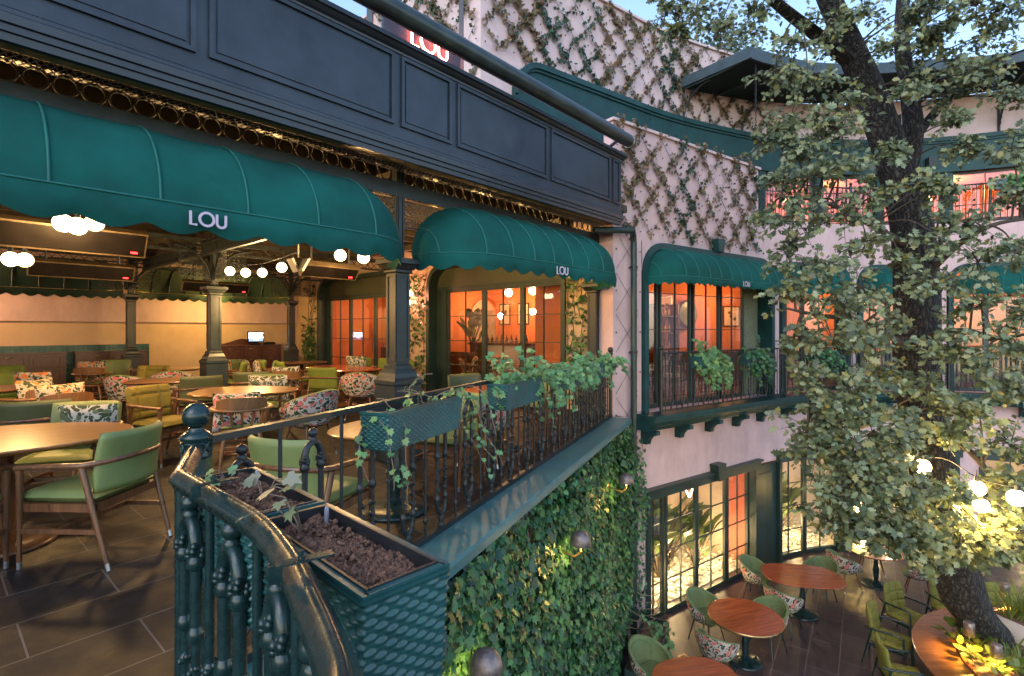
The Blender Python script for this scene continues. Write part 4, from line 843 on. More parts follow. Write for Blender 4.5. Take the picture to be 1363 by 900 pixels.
for s,d,h,n,lf,l in ((.75,1.0,1.5,14,.75,'broad dark banana plant behind the first courtyard door pane'),(1.35,1.3,1.9,16,.85,'tall banana plant behind the second courtyard door pane'),(2.0,1.1,1.6,14,.7,'banana plant near the door handle behind glass'),(2.6,1.3,2.0,18,.8,'tallest banana plant behind the third courtyard door pane'),(3.05,.9,1.3,12,.6,'low banana plant beside the red partition'),(5.3,1.1,2.0,18,.85,'banana plant behind the second courtyard doorway'),(6.2,1.2,1.6,14,.7,'smaller banana plant right in the second doorway'),(8.2,1.2,1.9,16,.8,'banana plant in the doorway behind the oak branches'),(11,1.2,1.9,16,.8,'banana plant in the far right doorway')):
    broad_plant(l,SF(s,GZ+.05,d),h*1.0,int(n*2.2),lf*.95,'banana_leaf',.75,name='banana_plant',tm=BANANA,grp='banana plants in the pebble bed')
for s,e in ((.8,15),(1.9,17),(3.0,13),(5.4,15),(6.4,12),(3.6,9),(8.4,7),(11.2,5)):
    lamp('bed_light',SF(s,GZ+.55,.75),e*1.2,(1,.70,.32),.08); 
for s,e in ((2.0,20),(5.8,18),(8.8,9),(11.3,7)): lamp('lobby_light',SF(s,HT-.15,1.0),e*1.0,(1,.70,.38),.12)
T2=thing('neon_loop','small pink neon loop inside the courtyard door head','sign',SF(2.55,HT-.6,.8)); b=MB()
b.tube([SF(2.55+.16*math.cos(a)+.05*math.sin(2*a),HT-.38+.24*math.sin(a),.7) for a in [2*PI*i/24 for i in range(24)]],.018,6,closed=True); b.build('tube',M['neon_core'],T2); lamp('neon_light',SF(2.5,HT-.4,.5),.8,(1,.2,.15),.1)
# top-floor room
R4=room('upper_room','orange lit room behind the top floor balcony windows',SU,.6,14,4.12,5.44,.3,2.2,'orange_wall','mahogany')
for s in (2.5,5,7.5,10,12.5): lamp('room_light',SU(s,5.1,1.0),24,(1,.52,.20),.15)
for i,s in enumerate((6.5,9.6,11.2)): pendant(('pendant lamp in the top floor window left of the trunk','pendant lamp in the top floor window right of the trunk','pendant lamp in the rightmost top floor window')[i],SU(s,5.0,.9),.09)
# downpipe
T=thing('downpipe','dark green downpipe running down beside the pink pillar','pipe',SF(-.2,GZ,-.1)); b=MB()
pp=[F(3.75,.30,3.17),SF(-.42,3.20,-.28),SF(-.30,3.19,-.16),SF(-.22,3.14,-.11),SF(-.20,3.02,-.10),SF(-.20,1,-.10),SF(-.20,GZ,-.10)]; b.tube(pp,.055,12); b.build('pipe',M['deep_green'],T)
b=MB()
for z in (2.6,1.1,-.4,-1.9,-3.3): b.tube([SF(-.2,z-.02,-.1),SF(-.2,z+.02,-.1)],.068,12); b.bar(SF(-.2,z,-.1),SF(-.2,z,0),.03,.03)
b.build('clip',M['iron_dark'],T)
# wire trellis and its climbing ivy
def trellis(label,S,s0,s1,z0,z1,dens,green,sk=.62,zk=.72,off=-.03,lsz=(.045,.075),mask=None,seed=1,wires=True,down=None):
    T=thing('trellis_ivy',label,'climbing plant',S((s0+s1)/2,z0,off),group='ivy on diamond wire trellis'); rr=np.random.default_rng(seed); b=MB(); P_=[];Nn=[];Y_=[];Sz=[];MI=[]
    ts=[]
    k0=int(-(z1-z0)/zk)-2; k1=int((s1-s0)/sk)+int((z1-z0)/zk)+3
    for sgn in (1,-1):
        for k in range(k0,k1):
            # line: s = s0 + sk*k + sgn*(z-z0)*sk/zk
            pts=[]; nz=int((z1-z0)/.06)
            for i in range(nz+1):
                z=z0+(z1-z0)*i/nz; s=s0+sk*(k+.5)+sgn*(z-z0)*sk/zk+ (0 if sgn>0 else 0)
                if s0<=s<=s1: pts.append((s,z))
            if len(pts)<2: continue
            if wires: b.tube([S(pts[0][0],pts[0][1],off),S(pts[len(pts)//2][0],pts[len(pts)//2][1],off),S(pts[-1][0],pts[-1][1],off)],.004,4)
            for s,z in pts:
                cl=.5+.5*math.sin(s*2.1+1.3*z+seed)*math.sin(1.7*z-s*.9+seed*2)
                dn=dens*(.25+1.15*cl)*(.6+.8*abs(math.sin(k*2.7+sgn)))
                if mask: dn*=mask(s,z)
                for _ in range(rr.poisson(dn)):
                    a=s+rr.normal(0,.035); c=z+rr.normal(0,.05); P_.append(S(a,c,off-abs(rr.normal(.02,.03)))); 
                    n=(S(a,c,-1)-S(a,c,0)); Nn.append(np.array(n)+rr.normal(0,.55,3)); Y_.append(np.array((0,0,-.8))+rr.normal(0,.6,3)); Sz.append(rr.uniform(*lsz)); g=green(s,z) if callable(green) else green; MI.append(1 if rr.random()<g else 0)
    sb=b
    for k in range(int((s1-s0)/sk)+1):
        for j in range(int((z1-z0)/zk)+1): sb.ball(S(s0+sk*k+.02,z0+zk*j+.02,off-.01),.014,6,4)
    if wires: b.build('wire_net',M['cable'],T)
    if P_: leaves('foliage',[M['trellis_leaf'],M['trellis_green']],IVY,P_,Nn,Y_,Sz,T,MI)
    return T
trellis('bare wire trellis with studs on the pink pillar by the downpipe',SF,-.60,.02,-3.6,3.1,0,0)
trellis('dry brown ivy on the trellis of the pink parapet',SF,-.58,4.1,3.25,5.2,5.6,lambda s,z:.85 if abs(s-1.35)<.28 or s>3.8 else .10,seed=3,mask=lambda s,z:1 if z>3.6 else .8)
trellis('brown and green ivy on the trellis of the highest pink wall',SU,-2.55,5.4,6.35,8.12,5.6,lambda s,z:.8 if abs(s+.6)<.75 or abs(s-2.3)<.25 else .12,sk=.60,zk=.70,seed=5,lsz=(.05,.08))
def SS(s,z,d=0): return c0+W*s+ZU*z+U*d
trellis('brown ivy on the side face of the highest wall behind the neon sign',SS,.05,5.0,4.3,8.05,6.5,.35,sk=.60,zk=.70,seed=8,lsz=(.05,.08))
# ================================================================== BALUSTRADES
def leafy(b,p,r):                            # small cast leaf knot
    b.ball(p,r,7,5)
    for k in range(5):
        a=k*1.257+p.z*9; b.ball(p+V3((math.cos(a)*r*.8,math.sin(a)*r*.8,r*.35*(1 if k%2 else -1))),r*.52,5,4)
def cast_pair(b, fr, c, w, zt, zb, rad=.013):  # two balusters joined by an arch with a ball on top and a U below
    for e in (-1,1):
        x=c+e*w
        b.tube([fr(x,zb+.18),fr(x,zb+.52)],rad*.95,8); b.tube([fr(x,zb+.50),fr(x,zt-.20)],rad*1.25,8)
        for z,r in ((zb+.20,1.9),(zb+.52,2.0),(zt-.195,2.1)): b.tube([fr(x,z-.028),fr(x,z-.008),fr(x,z+.012),fr(x,z+.03)],[rad*1.0,rad*r,rad*r*.8,rad*1.1],8)
        for z in (zb+.27,zb+.34,zb+.41): leafy(b,fr(x+e*-.008,z),rad*1.45)
        for z in (zt-.15,zt-.165): leafy(b,fr(x,z),rad*1.7)
        b.tube([fr(x-e*w*(1-math.cos(a))*1.0,zt-.15+.075*math.sin(a)) for a in [PI/2*i/6 for i in range(7)]],[rad*1.5-.0006*i for i in range(7)],8)
        b.tube([fr(x-e*w*(1-math.cos(a)),zb+.18-.10*math.sin(a)) for a in [PI/2*i/6 for i in range(7)]],rad*1.35,8)
        leafy(b,fr(x-e*w*.3,zb+.11),rad*1.3)
    b.tube([fr(c,zt-.075),fr(c,zt-.055),fr(c,zt-.045)],[rad*1.3,rad*1.7,rad*1.0],8); b.ball(fr(c,zt-.024),rad*1.95,12,8)
    b.tube([fr(c,zb+.085),fr(c,zb+.05),fr(c,zb+.03),fr(c,zb+.0)],[rad*1.2,rad*1.9,rad*1.4,rad*1.9],8)
def plain_bar(b, fr, x, zt, zb, rad=.0105, orn=False):
    b.tube([fr(x,zb),fr(x,zt)],rad,8)
    if orn:
        for z in (zb+.62,zb+.56,zb+.50): leafy(b,fr(x,z),rad*1.6)
    for z in (zb+.10,): b.tube([fr(x,z-.025),fr(x,z),fr(x,z+.025)],[rad,rad*2,rad],8)
T=thing('iron_balustrade','long straight iron balustrade on the ledge from ball newel to pink pillar','railing',rl(3.7,0,0))
b=MB(); b.bar(rl(.05,0,1.045),rl(7.46,0,1.045),.045,.018); b.bar(rl(.05,0,1.03),rl(7.46,0,1.03),.028,.014); b.build('top_rail',M['iron_dark'],T)
frs=lambda t,z: rl(t,0,z)
for k in range(18):
    t=.424*k+.0
    if k: b=MB(); plain_bar(b,frs,t,1.03,.04,orn=(k%2==1)); b.build('bar',M['iron_dark'],T)
    c=t+.212
    if c<7.4: b=MB(); cast_pair(b,frs,c,.056,.985,.045); b.build('baluster',M['iron_dark'],T)
b=MB(); b.tube([rl(7.42,0,0),rl(7.42,0,1.1)],.03,10); b.ball(rl(7.42,0,1.155),.05,12,8); b.tube([rl(7.42,0,1.08),rl(7.42,0,1.11)],.045,10); b.build('end_post',M['iron_dark'],T)
b=MB(); q=NEWEL
b.sqlathe([(.062,0),(.062,.10),(.045,.12),(.045,.975)],q,.3); b.lathe([(.056,.975),(.059,.985),(.054,.995),(.052,1.045),(.059,1.053),(.060,1.065),(.044,1.078),(.030,1.086),(.030,1.098)],q,20)
for k in range(8): a=2*PI*k/8; b.tube([q+V3((.055*math.cos(a+.019/.052*math.cos(g)),.055*math.sin(a+.019/.052*math.cos(g)),1.02+.019*math.sin(g))) for g in [2*PI*i/10 for i in range(10)]],.0045,5,closed=True)
b.ball(q+ZU*1.146,.053,22,14)
b.build('newel_post',M['rail_iron'],T)
# curved balustrade close to the viewer
T=thing('curved_balustrade','near curved balustrade with wide moulded glossy green handrail','railing',(-.6,1.2,0))
def smooth(pts,n=6):
    out=[]; P=[pts[0]]+list(pts)+[pts[-1]]
    for i in range(1,len(P)-2):
        for k in range(n):
            t=k/n; a,b_,c,d=P[i-1],P[i],P[i+1],P[i+2]
            out.append(.5*((2*b_)+(c-a)*t+(2*a-5*b_+4*c-d)*t*t+(3*b_-3*c+d-a)*t**3))
    out.append(P[-2]); return out
HR=smooth(CURVE[1:],12); prof=[(x*.64,y*.9) for x,y in [(-.026,0),(-.034,.006),(-.034,.016),(-.046,.022),(-.048,.036),(-.038,.044),(-.030,.052),(-.016,.066),(0,.071),(.016,.066),(.030,.052),(.038,.044),(.048,.036),(.046,.022),(.034,.016),(.034,.006),(.026,0)]]
b=MB(); b.sweep([p+ZU*.985 for p in [CURVE[0]+V3((.03,-.06,0))]+HR],prof,smooth=True); b.build('handrail',M['rail_iron'],T)
L=[0]
for p,q in zip(HR,HR[1:]): L.append(L[-1]+(q-p).length)
def hp(s):
    for i in range(len(L)-1):
        if L[i+1]>=s: t=(s-L[i])/(L[i+1]-L[i]); return HR[i].lerp(HR[i+1],t)
    return HR[-1]
frc=lambda s,z: hp(max(0,s))+ZU*z
s=.10
for k in range(5):
    b=MB(); cast_pair(b,frc,s,.052,.985,.05,.0145); b.build('baluster',M['rail_iron'],T)
    b=MB(); plain_bar(b,frc,s+.17,.99,.04,.0125,False); leafy(b,frc(s+.17,.52),.02); leafy(b,frc(s+.17,.45),.017); b.build('bar',M['rail_iron'],T); s+=.335
b=MB(); b.sweep([p+ZU*.03 for p in HR],[(-.02,0),(-.02,.02),(.02,.02),(.02,0)]); b.build('bottom_rail',M['rail_iron'],T)
b=MB(); b.tube([HR[0]+V3((-.015,.03,0)),HR[0]+V3((-.015,.03,1.0))],.02,8); b.build('corner_bar',M['rail_iron'],T)
# ================================================================== WICKER PLANTERS
def planter_mesh(Lx,Ly,H,nx,nz,amp=.006,taper=.93):
    """woven box open at the top: local x along its length, base at z=0"""
    b=MB(); per=2*(Lx+Ly); 
    ns=int(per/ (Lx/nx)); 
    def peri(u):
        d=u*per
        if d<Lx: return (-Lx/2+d,-Ly/2,0,-1)
        d-=Lx
        if d<Ly: return (Lx/2,-Ly/2+d,1,0)
        d-=Ly
        if d<Lx: return (Lx/2-d,Ly/2,0,1)
        d-=Lx; return (-Lx/2,Ly/2-d,-1,0)
    st=.024; rowh=.0145; N=int(per/.0060); K=int(H/.0036)
    def f(u,v):
        x,y,nx_,ny_=peri(u%1.0); d=u*per; z=v*H; row=int(z/rowh); fz=(z/rowh)%1
        ph=math.cos(PI*(d/st+row)); a=amp*1.25*(math.sin(PI*fz)**.55)*(.5+.5*math.copysign(abs(ph)**.5,ph))
        if z>H-.014: a=amp*.9
        tp=taper+(1-taper)*v
        return V3((x*tp+nx_*a,y*tp+ny_*a,z))
    b.grid(f,N,K,0,True,closeu=True)
    b.add([V3((sx*Lx/2*taper,sy*Ly/2*taper,.004)) for sx,sy in ((-1,-1),(1,-1),(1,1),(-1,1))],[(3,2,1,0)])
    return b
def make_planter(label,p,rz,Lx,Ly,H,soil=.05,grp='wicker pattern planters on the railings',fine=True,div=False):
    T=thing('railing_planter',label,'planter',p,rz,grp,local=True)
    b=planter_mesh(Lx,Ly,H,1,1) ; b.build('box',M['planter_weave'],T)
    b=MB(); 
    for sy in (-1,1): b.box((0,sy*(Ly/2-.006),H+.002),(Lx+.004,.014,.010))
    for sx in (-1,1): b.box((sx*(Lx/2-.006),0,H+.002),(.014,Ly-.018,.010))
    b.build('rim',M['planter_weave'],T)
    b=MB()
    for sy in (-1,1): b.box((0,sy*(Ly/2-.018),H-soil/2-.02),(Lx-.03,.006,soil+.06))
    for sx in (-1,1): b.box((sx*(Lx/2-.018),0,H-soil/2-.02),(.006,Ly-.045,soil+.06))
    if div: b.box((Lx*.0,0,H-.03),(.02,Ly-.04,.06))
    b.build('liner',M['planter_liner'],T)
    rr=np.random.default_rng(int(abs(p[0])*1000)); nx,ny=(110,44) if fine else (36,12); hgt=rr.normal(0,.0035 if fine else .004,(nx+1,ny+1)); big=rr.normal(0,1,(9,9))
    def f(u,v):
        i=int(round(u*nx)); j=int(round(v*ny)); bx=u*7.99; by=v*7.99; a,c=int(bx),int(by); fx,fy=bx-a,by-c
        lo=(big[a,c]*(1-fx)+big[a+1,c]*fx)*(1-fy)+(big[a,c+1]*(1-fx)+big[a+1,c+1]*fx)*fy
        return V3(((u-.5)*(Lx-.04),(v-.5)*(Ly-.04),H-soil+hgt[i,j]+lo*.007))
    b=MB(); b.grid(f,nx,ny,0,False)
    if fine:
        for _ in range(420):
            x,y=(rr.uniform(-.48,.48)*(Lx-.06),rr.uniform(-.46,.46)*(Ly-.06)); r=abs(rr.normal(0,.0035))+.002; b.ball(V3((x,y,H-soil+rr.normal(.004,.004))),r,5,3)
    b.build('soil',M['soil'],T); return T
OUT=V3((.70,.71,0)).normalized()
# two boxes hung on the curved rail
A1,A2=V3((-.135,1.10,0)),V3((-.52,1.475,0)); ax=(A2-A1).normalized(); sd=V3((-ax.y,ax.x,0))   # sd points to the rail side
sd=sd if sd.dot(V3((-1,-1,0)))>0 else -sd
PH=.29; PZ=1.0-PH
c1=A1+ax*.27+sd*.10; c2=A1+ax*.835+sd*.10; rzp=math.atan2(ax.y,ax.x)
make_planter('nearest wicker planter full of bare soil on the curved rail',c1+ZU*PZ,rzp,.54,.20,PH,.020)
make_planter('second wicker planter with wilting seedlings beside the ball newel',c2+ZU*PZ,rzp,.54,.20,PH,.020)
rzs=math.atan2(RD.y,RD.x)
PT=[(1.40,.86,'wicker planter with trailing ivy on the nearest part of the straight railing',True),(3.02,.80,'wicker planter with thick ivy in the middle of the straight railing',False),(4.78,.80,'wicker planter nearly covered in ivy near the railing end',False),(6.35,.75,'farthest wicker planter at the pink pillar',False)]
for t,Lx,l,fn in PT: make_planter(l,rl(t,-.125,.80),rzs,Lx,.20,.22,.03,fine=fn)
# brackets that clamp the planters to the rails
def clamp(label,p,dirn,rail):
    b=MB(); q=V3(p); d=V3(dirn).normalized(); t=V3((-d.y,d.x,0))
    b.bar(q-d*.045+ZU*.004,q+d*.060+ZU*.004,.024,.004,ZU); b.bar(q-d*.045+ZU*.004,q-d*.045-ZU*.03,.024,.004,t)
    b.tube([q+ZU*.004,q+ZU*.022],.006,6); b.bar(q-t*.02+ZU*.014,q+t*.02+ZU*.014,.008,.006)
    tag(b.build('planter_clamp',M['rail_iron']),label,'clamp','steel clamps holding planters to the curved rail')
for s,l in ((.30,'planter clamp close to the ball newel'),(.98,'planter clamp at the nearest bend of the handrail')):
    p=hp(s); t=(hp(s+.03)-hp(s-.03)).normalized(); clamp(l,p+ZU*1.058,(-t.y,t.x,0),None)
# ------------------------------------------------------------------ ivy in planters
def pot_ivy(label,p0,axis,side,Lx,ztop,nst,lsz,reach,dens,seed,grp='ivy growing in the railing planters',m='ivy_pot_leaf',down=.55):
    """stems start on the soil, run along the box, and spill over its outer side"""
    rr=np.random.default_rng(seed); T=thing('ivy_plant',label,'plant',p0,group=grp); b=MB(); P_=[];N_=[];Y_=[];S_=[]
    for i in range(nst):
        s=V3(p0)+axis*float(rr.uniform(-.48,.48)*Lx)+side*float(rr.uniform(-.05,.03)); d=(side*float(rr.normal(.5,.5))+axis*float(rr.normal(0,.8))+ZU*float(rr.uniform(.3,.8))).normalized(); pts=[s]; q=s.copy(); Ln=reach*rr.uniform(.5,1.3); st=.03; k=0
        while k*st<Ln:
            d=(d+ZU*(-.14*down/.55)+V3(rr.normal(0,.16,3).tolist())).normalized()
            if q.z<ztop-.05 and (q-V3(p0)).dot(side)<.13: d=(d+side*.12).normalized()
            q=q+d*st; pts.append(q.copy()); k+=1
            for _ in range(rr.poisson(dens)):
                P_.append(q+V3(rr.normal(0,.012,3).tolist())); n=np.array(side)*.6+np.array((0,0,.7))+np.array((-.25,-.6,.2))+rr.normal(0,.4,3); N_.append(n); Y_.append(np.array(d)*.4+np.array((0,0,-.5))+rr.normal(0,.5,3)); S_.append(rr.uniform(*lsz))
        b.tube(pts,.0028,5)
    b.build('stem',M['vine_stem'],T)
    leaves('foliage',M[m],IVY,P_,N_,Y_,S_,T); return T
OUTS=-RN
pot_ivy('bright ivy trailing from the nearest straight railing planter',rl(1.50,-.10,.99),RD,RN,.70,1.0,16,(.042,.072),.30,.50,1)
pot_ivy('long ivy strand hanging in front of the balusters below the first planter',rl(1.92,-.19,1.02),RD,OUTS,.10,1.0,5,(.03,.045),.75,.42,9,down=.9)
pot_ivy('stray ivy sprig hanging left of the nearest straight planter',rl(1.02,-.10,1.0),RD*-1,OUTS,.06,1.0,3,(.035,.055),.60,.42,4,down=.8)
pot_ivy('thick ivy mound in the middle railing planter',rl(3.05,-.10,1.0),RD,OUTS*.3,.80,1.0,30,(.045,.078),.30,.9,2,down=.35)
pot_ivy('ivy curtain hanging between middle and far planter',rl(3.62,-.16,.98),RD,OUTS,.40,1.0,18,(.035,.065),.50,.75,5,down=.8)
pot_ivy('dense ivy covering the planter near the railing end',rl(4.85,-.12,1.0),RD,OUTS,.95,1.05,46,(.045,.08),.36,.95,3)
pot_ivy('ivy spilling from the farthest railing planter',rl(6.3,-.12,1.02),RD,OUTS,.8,1.05,34,(.04,.075),.42,1.0,6)
# seedlings on the two near boxes
def seedling(label,p,h,n,sz,m='ivy_pot_leaf',lean=(0,0),seed=1):
    rr=np.random.default_rng(seed); T=thing('ivy_seedling',label,'plant',p,group='young ivy seedlings in the near planters'); b=MB(); P_=[];N_=[];Y_=[];S_=[]
    for i in range(n):
        a=rr.uniform(0,6.28); tip=V3(p)+V3((math.cos(a)*h*.7+lean[0],math.sin(a)*h*.7+lean[1],h*rr.uniform(.5,1.0))); mid=(V3(p)+tip)/2+ZU*h*.35; b.tube([V3(p),mid,tip],[.0022,.0018,.0012],5)
        P_.append(tip); N_.append(np.array((rr.normal(-.1,.4),-.5+rr.normal(0,.4),.8))); Y_.append(np.array((math.cos(a),math.sin(a),-.5))); S_.append(rr.uniform(*sz))
    b.build('stem',M['vine_stem'],T); leaves('foliage',M[m],IVY,P_,N_,Y_,S_,T)
def onbox(c,a,s): return c+ax*a+sd*s+ZU*(1.0-.02)
seedling('small green seedling in the far corner of the second planter',onbox(c2,.16,.02),.07,4,(.028,.042),seed=2)
seedling('pale drooping seedling in the middle of the second planter',onbox(c2,-.08,.0),.085,5,(.035,.055),'wither_leaf',(.02,-.02),seed=3)
seedling('withered grey seedling at the joint of the two near planters',onbox(c1,.17,.02),.12,4,(.035,.05),'wither_leaf',(-.05,.0),seed=5)
for i,(c,a,s,l) in enumerate(((c2,.14,-.06,'clear watering spike in the second planter'),(c1,.19,-.055,'clear watering spike beside the withered seedling'))):
    p=onbox(c,a,s); b=MB(); b.lathe([(.005,-.02),(.0065,.02),(.0065,.040),(.004,.047),(.001,.049)],p,10); tag(b.build('watering_spike',mat('clear_plastic',(.20,.20,.23),.12,vary=.05)),l,'watering spike','clear watering spikes')
# ------------------------------------------------------------------ ivy on the retaining wall
def wall_ivy(name,label,S,s0,s1,z0,z1,dens,sz,m,bulge,seed,gaps=.0,stems=14,grp=None,noise=1.0,out0=.0):
    rr=np.random.default_rng(seed); T=thing(name,label,'climbing plant',S((s0+s1)/2,z0,-.1),group=grp); N=int((s1-s0)*(z1-z0)*dens); P_=[];N_=[];Y_=[];S_=[]
    nrm=np.array(S(0.5,0,-1)-S(0.5,0,0)); ph=rr.uniform(0,6,6)
    while len(P_)<N:
        s=rr.uniform(s0,s1); z=rr.uniform(z0,z1); f=.5+.25*math.sin(s*2.3+ph[0]+1.1*z)+.25*math.sin(z*3.1+ph[1]-s*1.7)
        f2=.5+.5*math.sin(s*6.1+ph[2]+.8*math.sin(z*2+ph[3]))*math.sin(z*1.3+ph[4]+s)
        if rr.random()<gaps*(1-f)*1.4+ (gaps>0)*max(0,f2-.80)*2.2: continue
        P_.append(S(s,z,-(out0+.02+bulge*f*rr.random()**.6))); n=nrm+np.array((0,0,.35))+rr.normal(0,.38,3); N_.append(n); Y_.append(np.array((0,0,-1.0))+rr.normal(0,.45,3)); S_.append(rr.uniform(*sz)*(1 if rr.random()<.85 else 1.3))
    b=MB()
    for i in range(stems):
        s=rr.uniform(s0,s1); pts=[]; z=z0
        while z<z1: pts.append(S(min(s1,max(s0,s)),z,-out0-.012)); s+=rr.normal(0,.05); z+=.12
        b.tube(pts,float(rr.uniform(.004,.010)),5)
    b.build('stem',M['vine_stem'],T); leaves('foliage',M[m],IVY,P_,N_,Y_,S_,T); return T
SR=lambda s,z,d=0: rl(s,-.24+d,z)
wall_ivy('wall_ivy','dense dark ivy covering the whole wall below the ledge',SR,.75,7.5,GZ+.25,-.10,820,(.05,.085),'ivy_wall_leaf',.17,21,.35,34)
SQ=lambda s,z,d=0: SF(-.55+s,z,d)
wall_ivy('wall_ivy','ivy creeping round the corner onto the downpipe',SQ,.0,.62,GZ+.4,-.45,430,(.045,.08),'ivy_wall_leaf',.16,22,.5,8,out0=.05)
for s0,s1,l,sd_ in ((.05,.68,'climbing ivy strip between terrace doors and narrow column',31),(4.84,5.88,'climbing ivy strip with the glowing sconce behind the front column',32),(10.1,10.95,'slim climbing ivy strip at the back corner beside the left window',33)):
    wall_ivy('climbing_ivy',l,S1,s0,s1,.1,2.9,210,(.05,.085),'ivy_wall_leaf',.10,sd_,.8,5,'ivy strips on the cream side wall')
# ------------------------------------------------------------------ lamps on the ivy wall
for t,l in ((4.63,'farthest bronze dome wall lamp in the ivy'),(2.32,'middle bronze dome wall lamp glowing over the ivy'),(.18,'nearest bronze dome wall lamp at the bottom edge of the photo')):
    p=SR(t+1.36,-.63,-.32); T=thing('dome_wall_lamp',l,'lamp',p,group='bronze dome lamps on the ivy wall'); b=MB()
    b.lathe([(.107,-.05),(.107,-.035)]+[(.107*math.cos(a),-.03+.115*math.sin(a)) for a in [PI/2*i/8 for i in range(1,8)]]+[(.001,.086)],p,24); b.build('shade',M['bronze_shade'],T)
    b=MB(); w=SR(t+1.36,-.78,-.02); b.tube([p-ZU*.03,p-ZU*.13,p-ZU*.16+(w-p)*.2,w+(p-w)*.1,w],.013,8); b.lathe([(.05,-.06),(.05,.06)],w,10); b.build('arm',M['brass'],T)
    b=MB(); b.ball(p-ZU*.055,.028,8,6); b.build('bulb',M['lamp_amber'],T)
    lamp('wall_light',p-ZU*.13,3.4,(1,.66,.16),.05)
# ------------------------------------------------------------------ balcony railings of the courtyard facade
def facade_rail(label,S,s0,s1,z0,h,d,posts,fine=True):
    T=thing('balcony_railing',label,'railing',S((s0+s1)/2,z0,d),group='black balcony railings on the facade'); n=max(2,int((s1-s0)/.4))
    b=MB(); b.tube([S(s0+(s1-s0)*i/n,z0+h,d) for i in range(n+1)],.018,6); b.tube([S(s0+(s1-s0)*i/n,z0+.07,d) for i in range(n+1)],.014,6); b.build('rail',M['iron_dark'],T)
    k=0; s=s0+.12
    while s<s1-.06:
        b=MB(); fr=lambda x,z: S(x,z,d)
        if fine and k%2: cast_pair(b,fr,s,.05,z0+h-.04,z0+.05,.011)
        elif not fine and k%2:
            for e in (-.04,.04): b.tube([fr(s+e,z0+.07),fr(s+e,z0+h)],.009,5)
            for z in (.3,.42,.54): b.ball(fr(s,z0+z),.03,6,4)
        else: plain_bar(b,fr,s,z0+h,z0+.05,.009)
        b.build('baluster',M['iron_dark'],T); k+=1; s+=.165
    for s in posts:
        b=MB(); p=S(s,z0,d); b.tube([p,p+ZU*(h+.06)],.032,10); b.ball(p+ZU*(h+.10),.042,10,6); b.build('post',M['iron_dark'],T)
facade_rail('railing before the first lettered courtyard window',SF,.30,4.75,-.02,1.10,-.30,(.30,4.75))
facade_rail('railing before the second courtyard window behind oak leaves',SF,4.9,7.25,-.02,1.10,-.30,(7.25,))
facade_rail('railing before the windows beyond the oak trunk',SF,7.35,12.0,-.02,1.10,-.30,(9.4,))
facade_rail('railing of the top floor balcony behind the oak crown',SF,4.2,13.5,4.13,.92,.10,(4.2,7.3,10.4),False)
for s,l,iv in ((1.35,'small planter with bushy ivy on the first window railing',1),(3.05,'second small planter on the first window railing with dark trailing ivy',1),(5.75,'small planter on the second window railing half behind leaves',1)):
    p,th=fa(s,-.41); T=thing('window_planter',l.replace(' with bushy ivy','').replace(' with dark trailing ivy',''),'planter',p+ZU*.78,th,'small planters on the window railings',local=True); b=planter_mesh(.42,.19,.22,1,1); b.build('box',M['planter_weave'],T)
    b=MB(); b.box((0,0,.20),(.38,.15,.02)); b.build('soil',M['soil'],T)
    tdir=V3((math.cos(th),math.sin(th),0)); od=V3((math.sin(th),-math.cos(th),0))
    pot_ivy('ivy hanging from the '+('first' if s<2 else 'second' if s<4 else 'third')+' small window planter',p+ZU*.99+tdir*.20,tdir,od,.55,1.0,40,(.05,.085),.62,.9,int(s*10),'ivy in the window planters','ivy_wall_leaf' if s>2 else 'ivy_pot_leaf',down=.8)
for i,s in enumerate((9.0,10.9)):
    p,th=fa(s,.0); T=thing('window_planter',('planter with greenery on the top floor balcony beside the speaker','dark planter on the top floor balcony at the photo edge')[i],'planter',p+ZU*4.85,th,'planters on the top floor balcony',local=True); b=MB(); b.box((0,0,.12),(.9,.2,.24)); b.build('box',M['planter_weave'],T)
    td=V3((math.cos(th),math.sin(th),0)); pot_ivy(('ivy tuft','ivy spray')[i]+' on the top floor balcony planter '+('beside the speaker','at the photo edge')[i],p+ZU*5.1,td,V3((math.sin(th),-math.cos(th),0)),.9,5.1,30,(.06,.09),.45,.8,40+i,'ivy in the top floor planters')
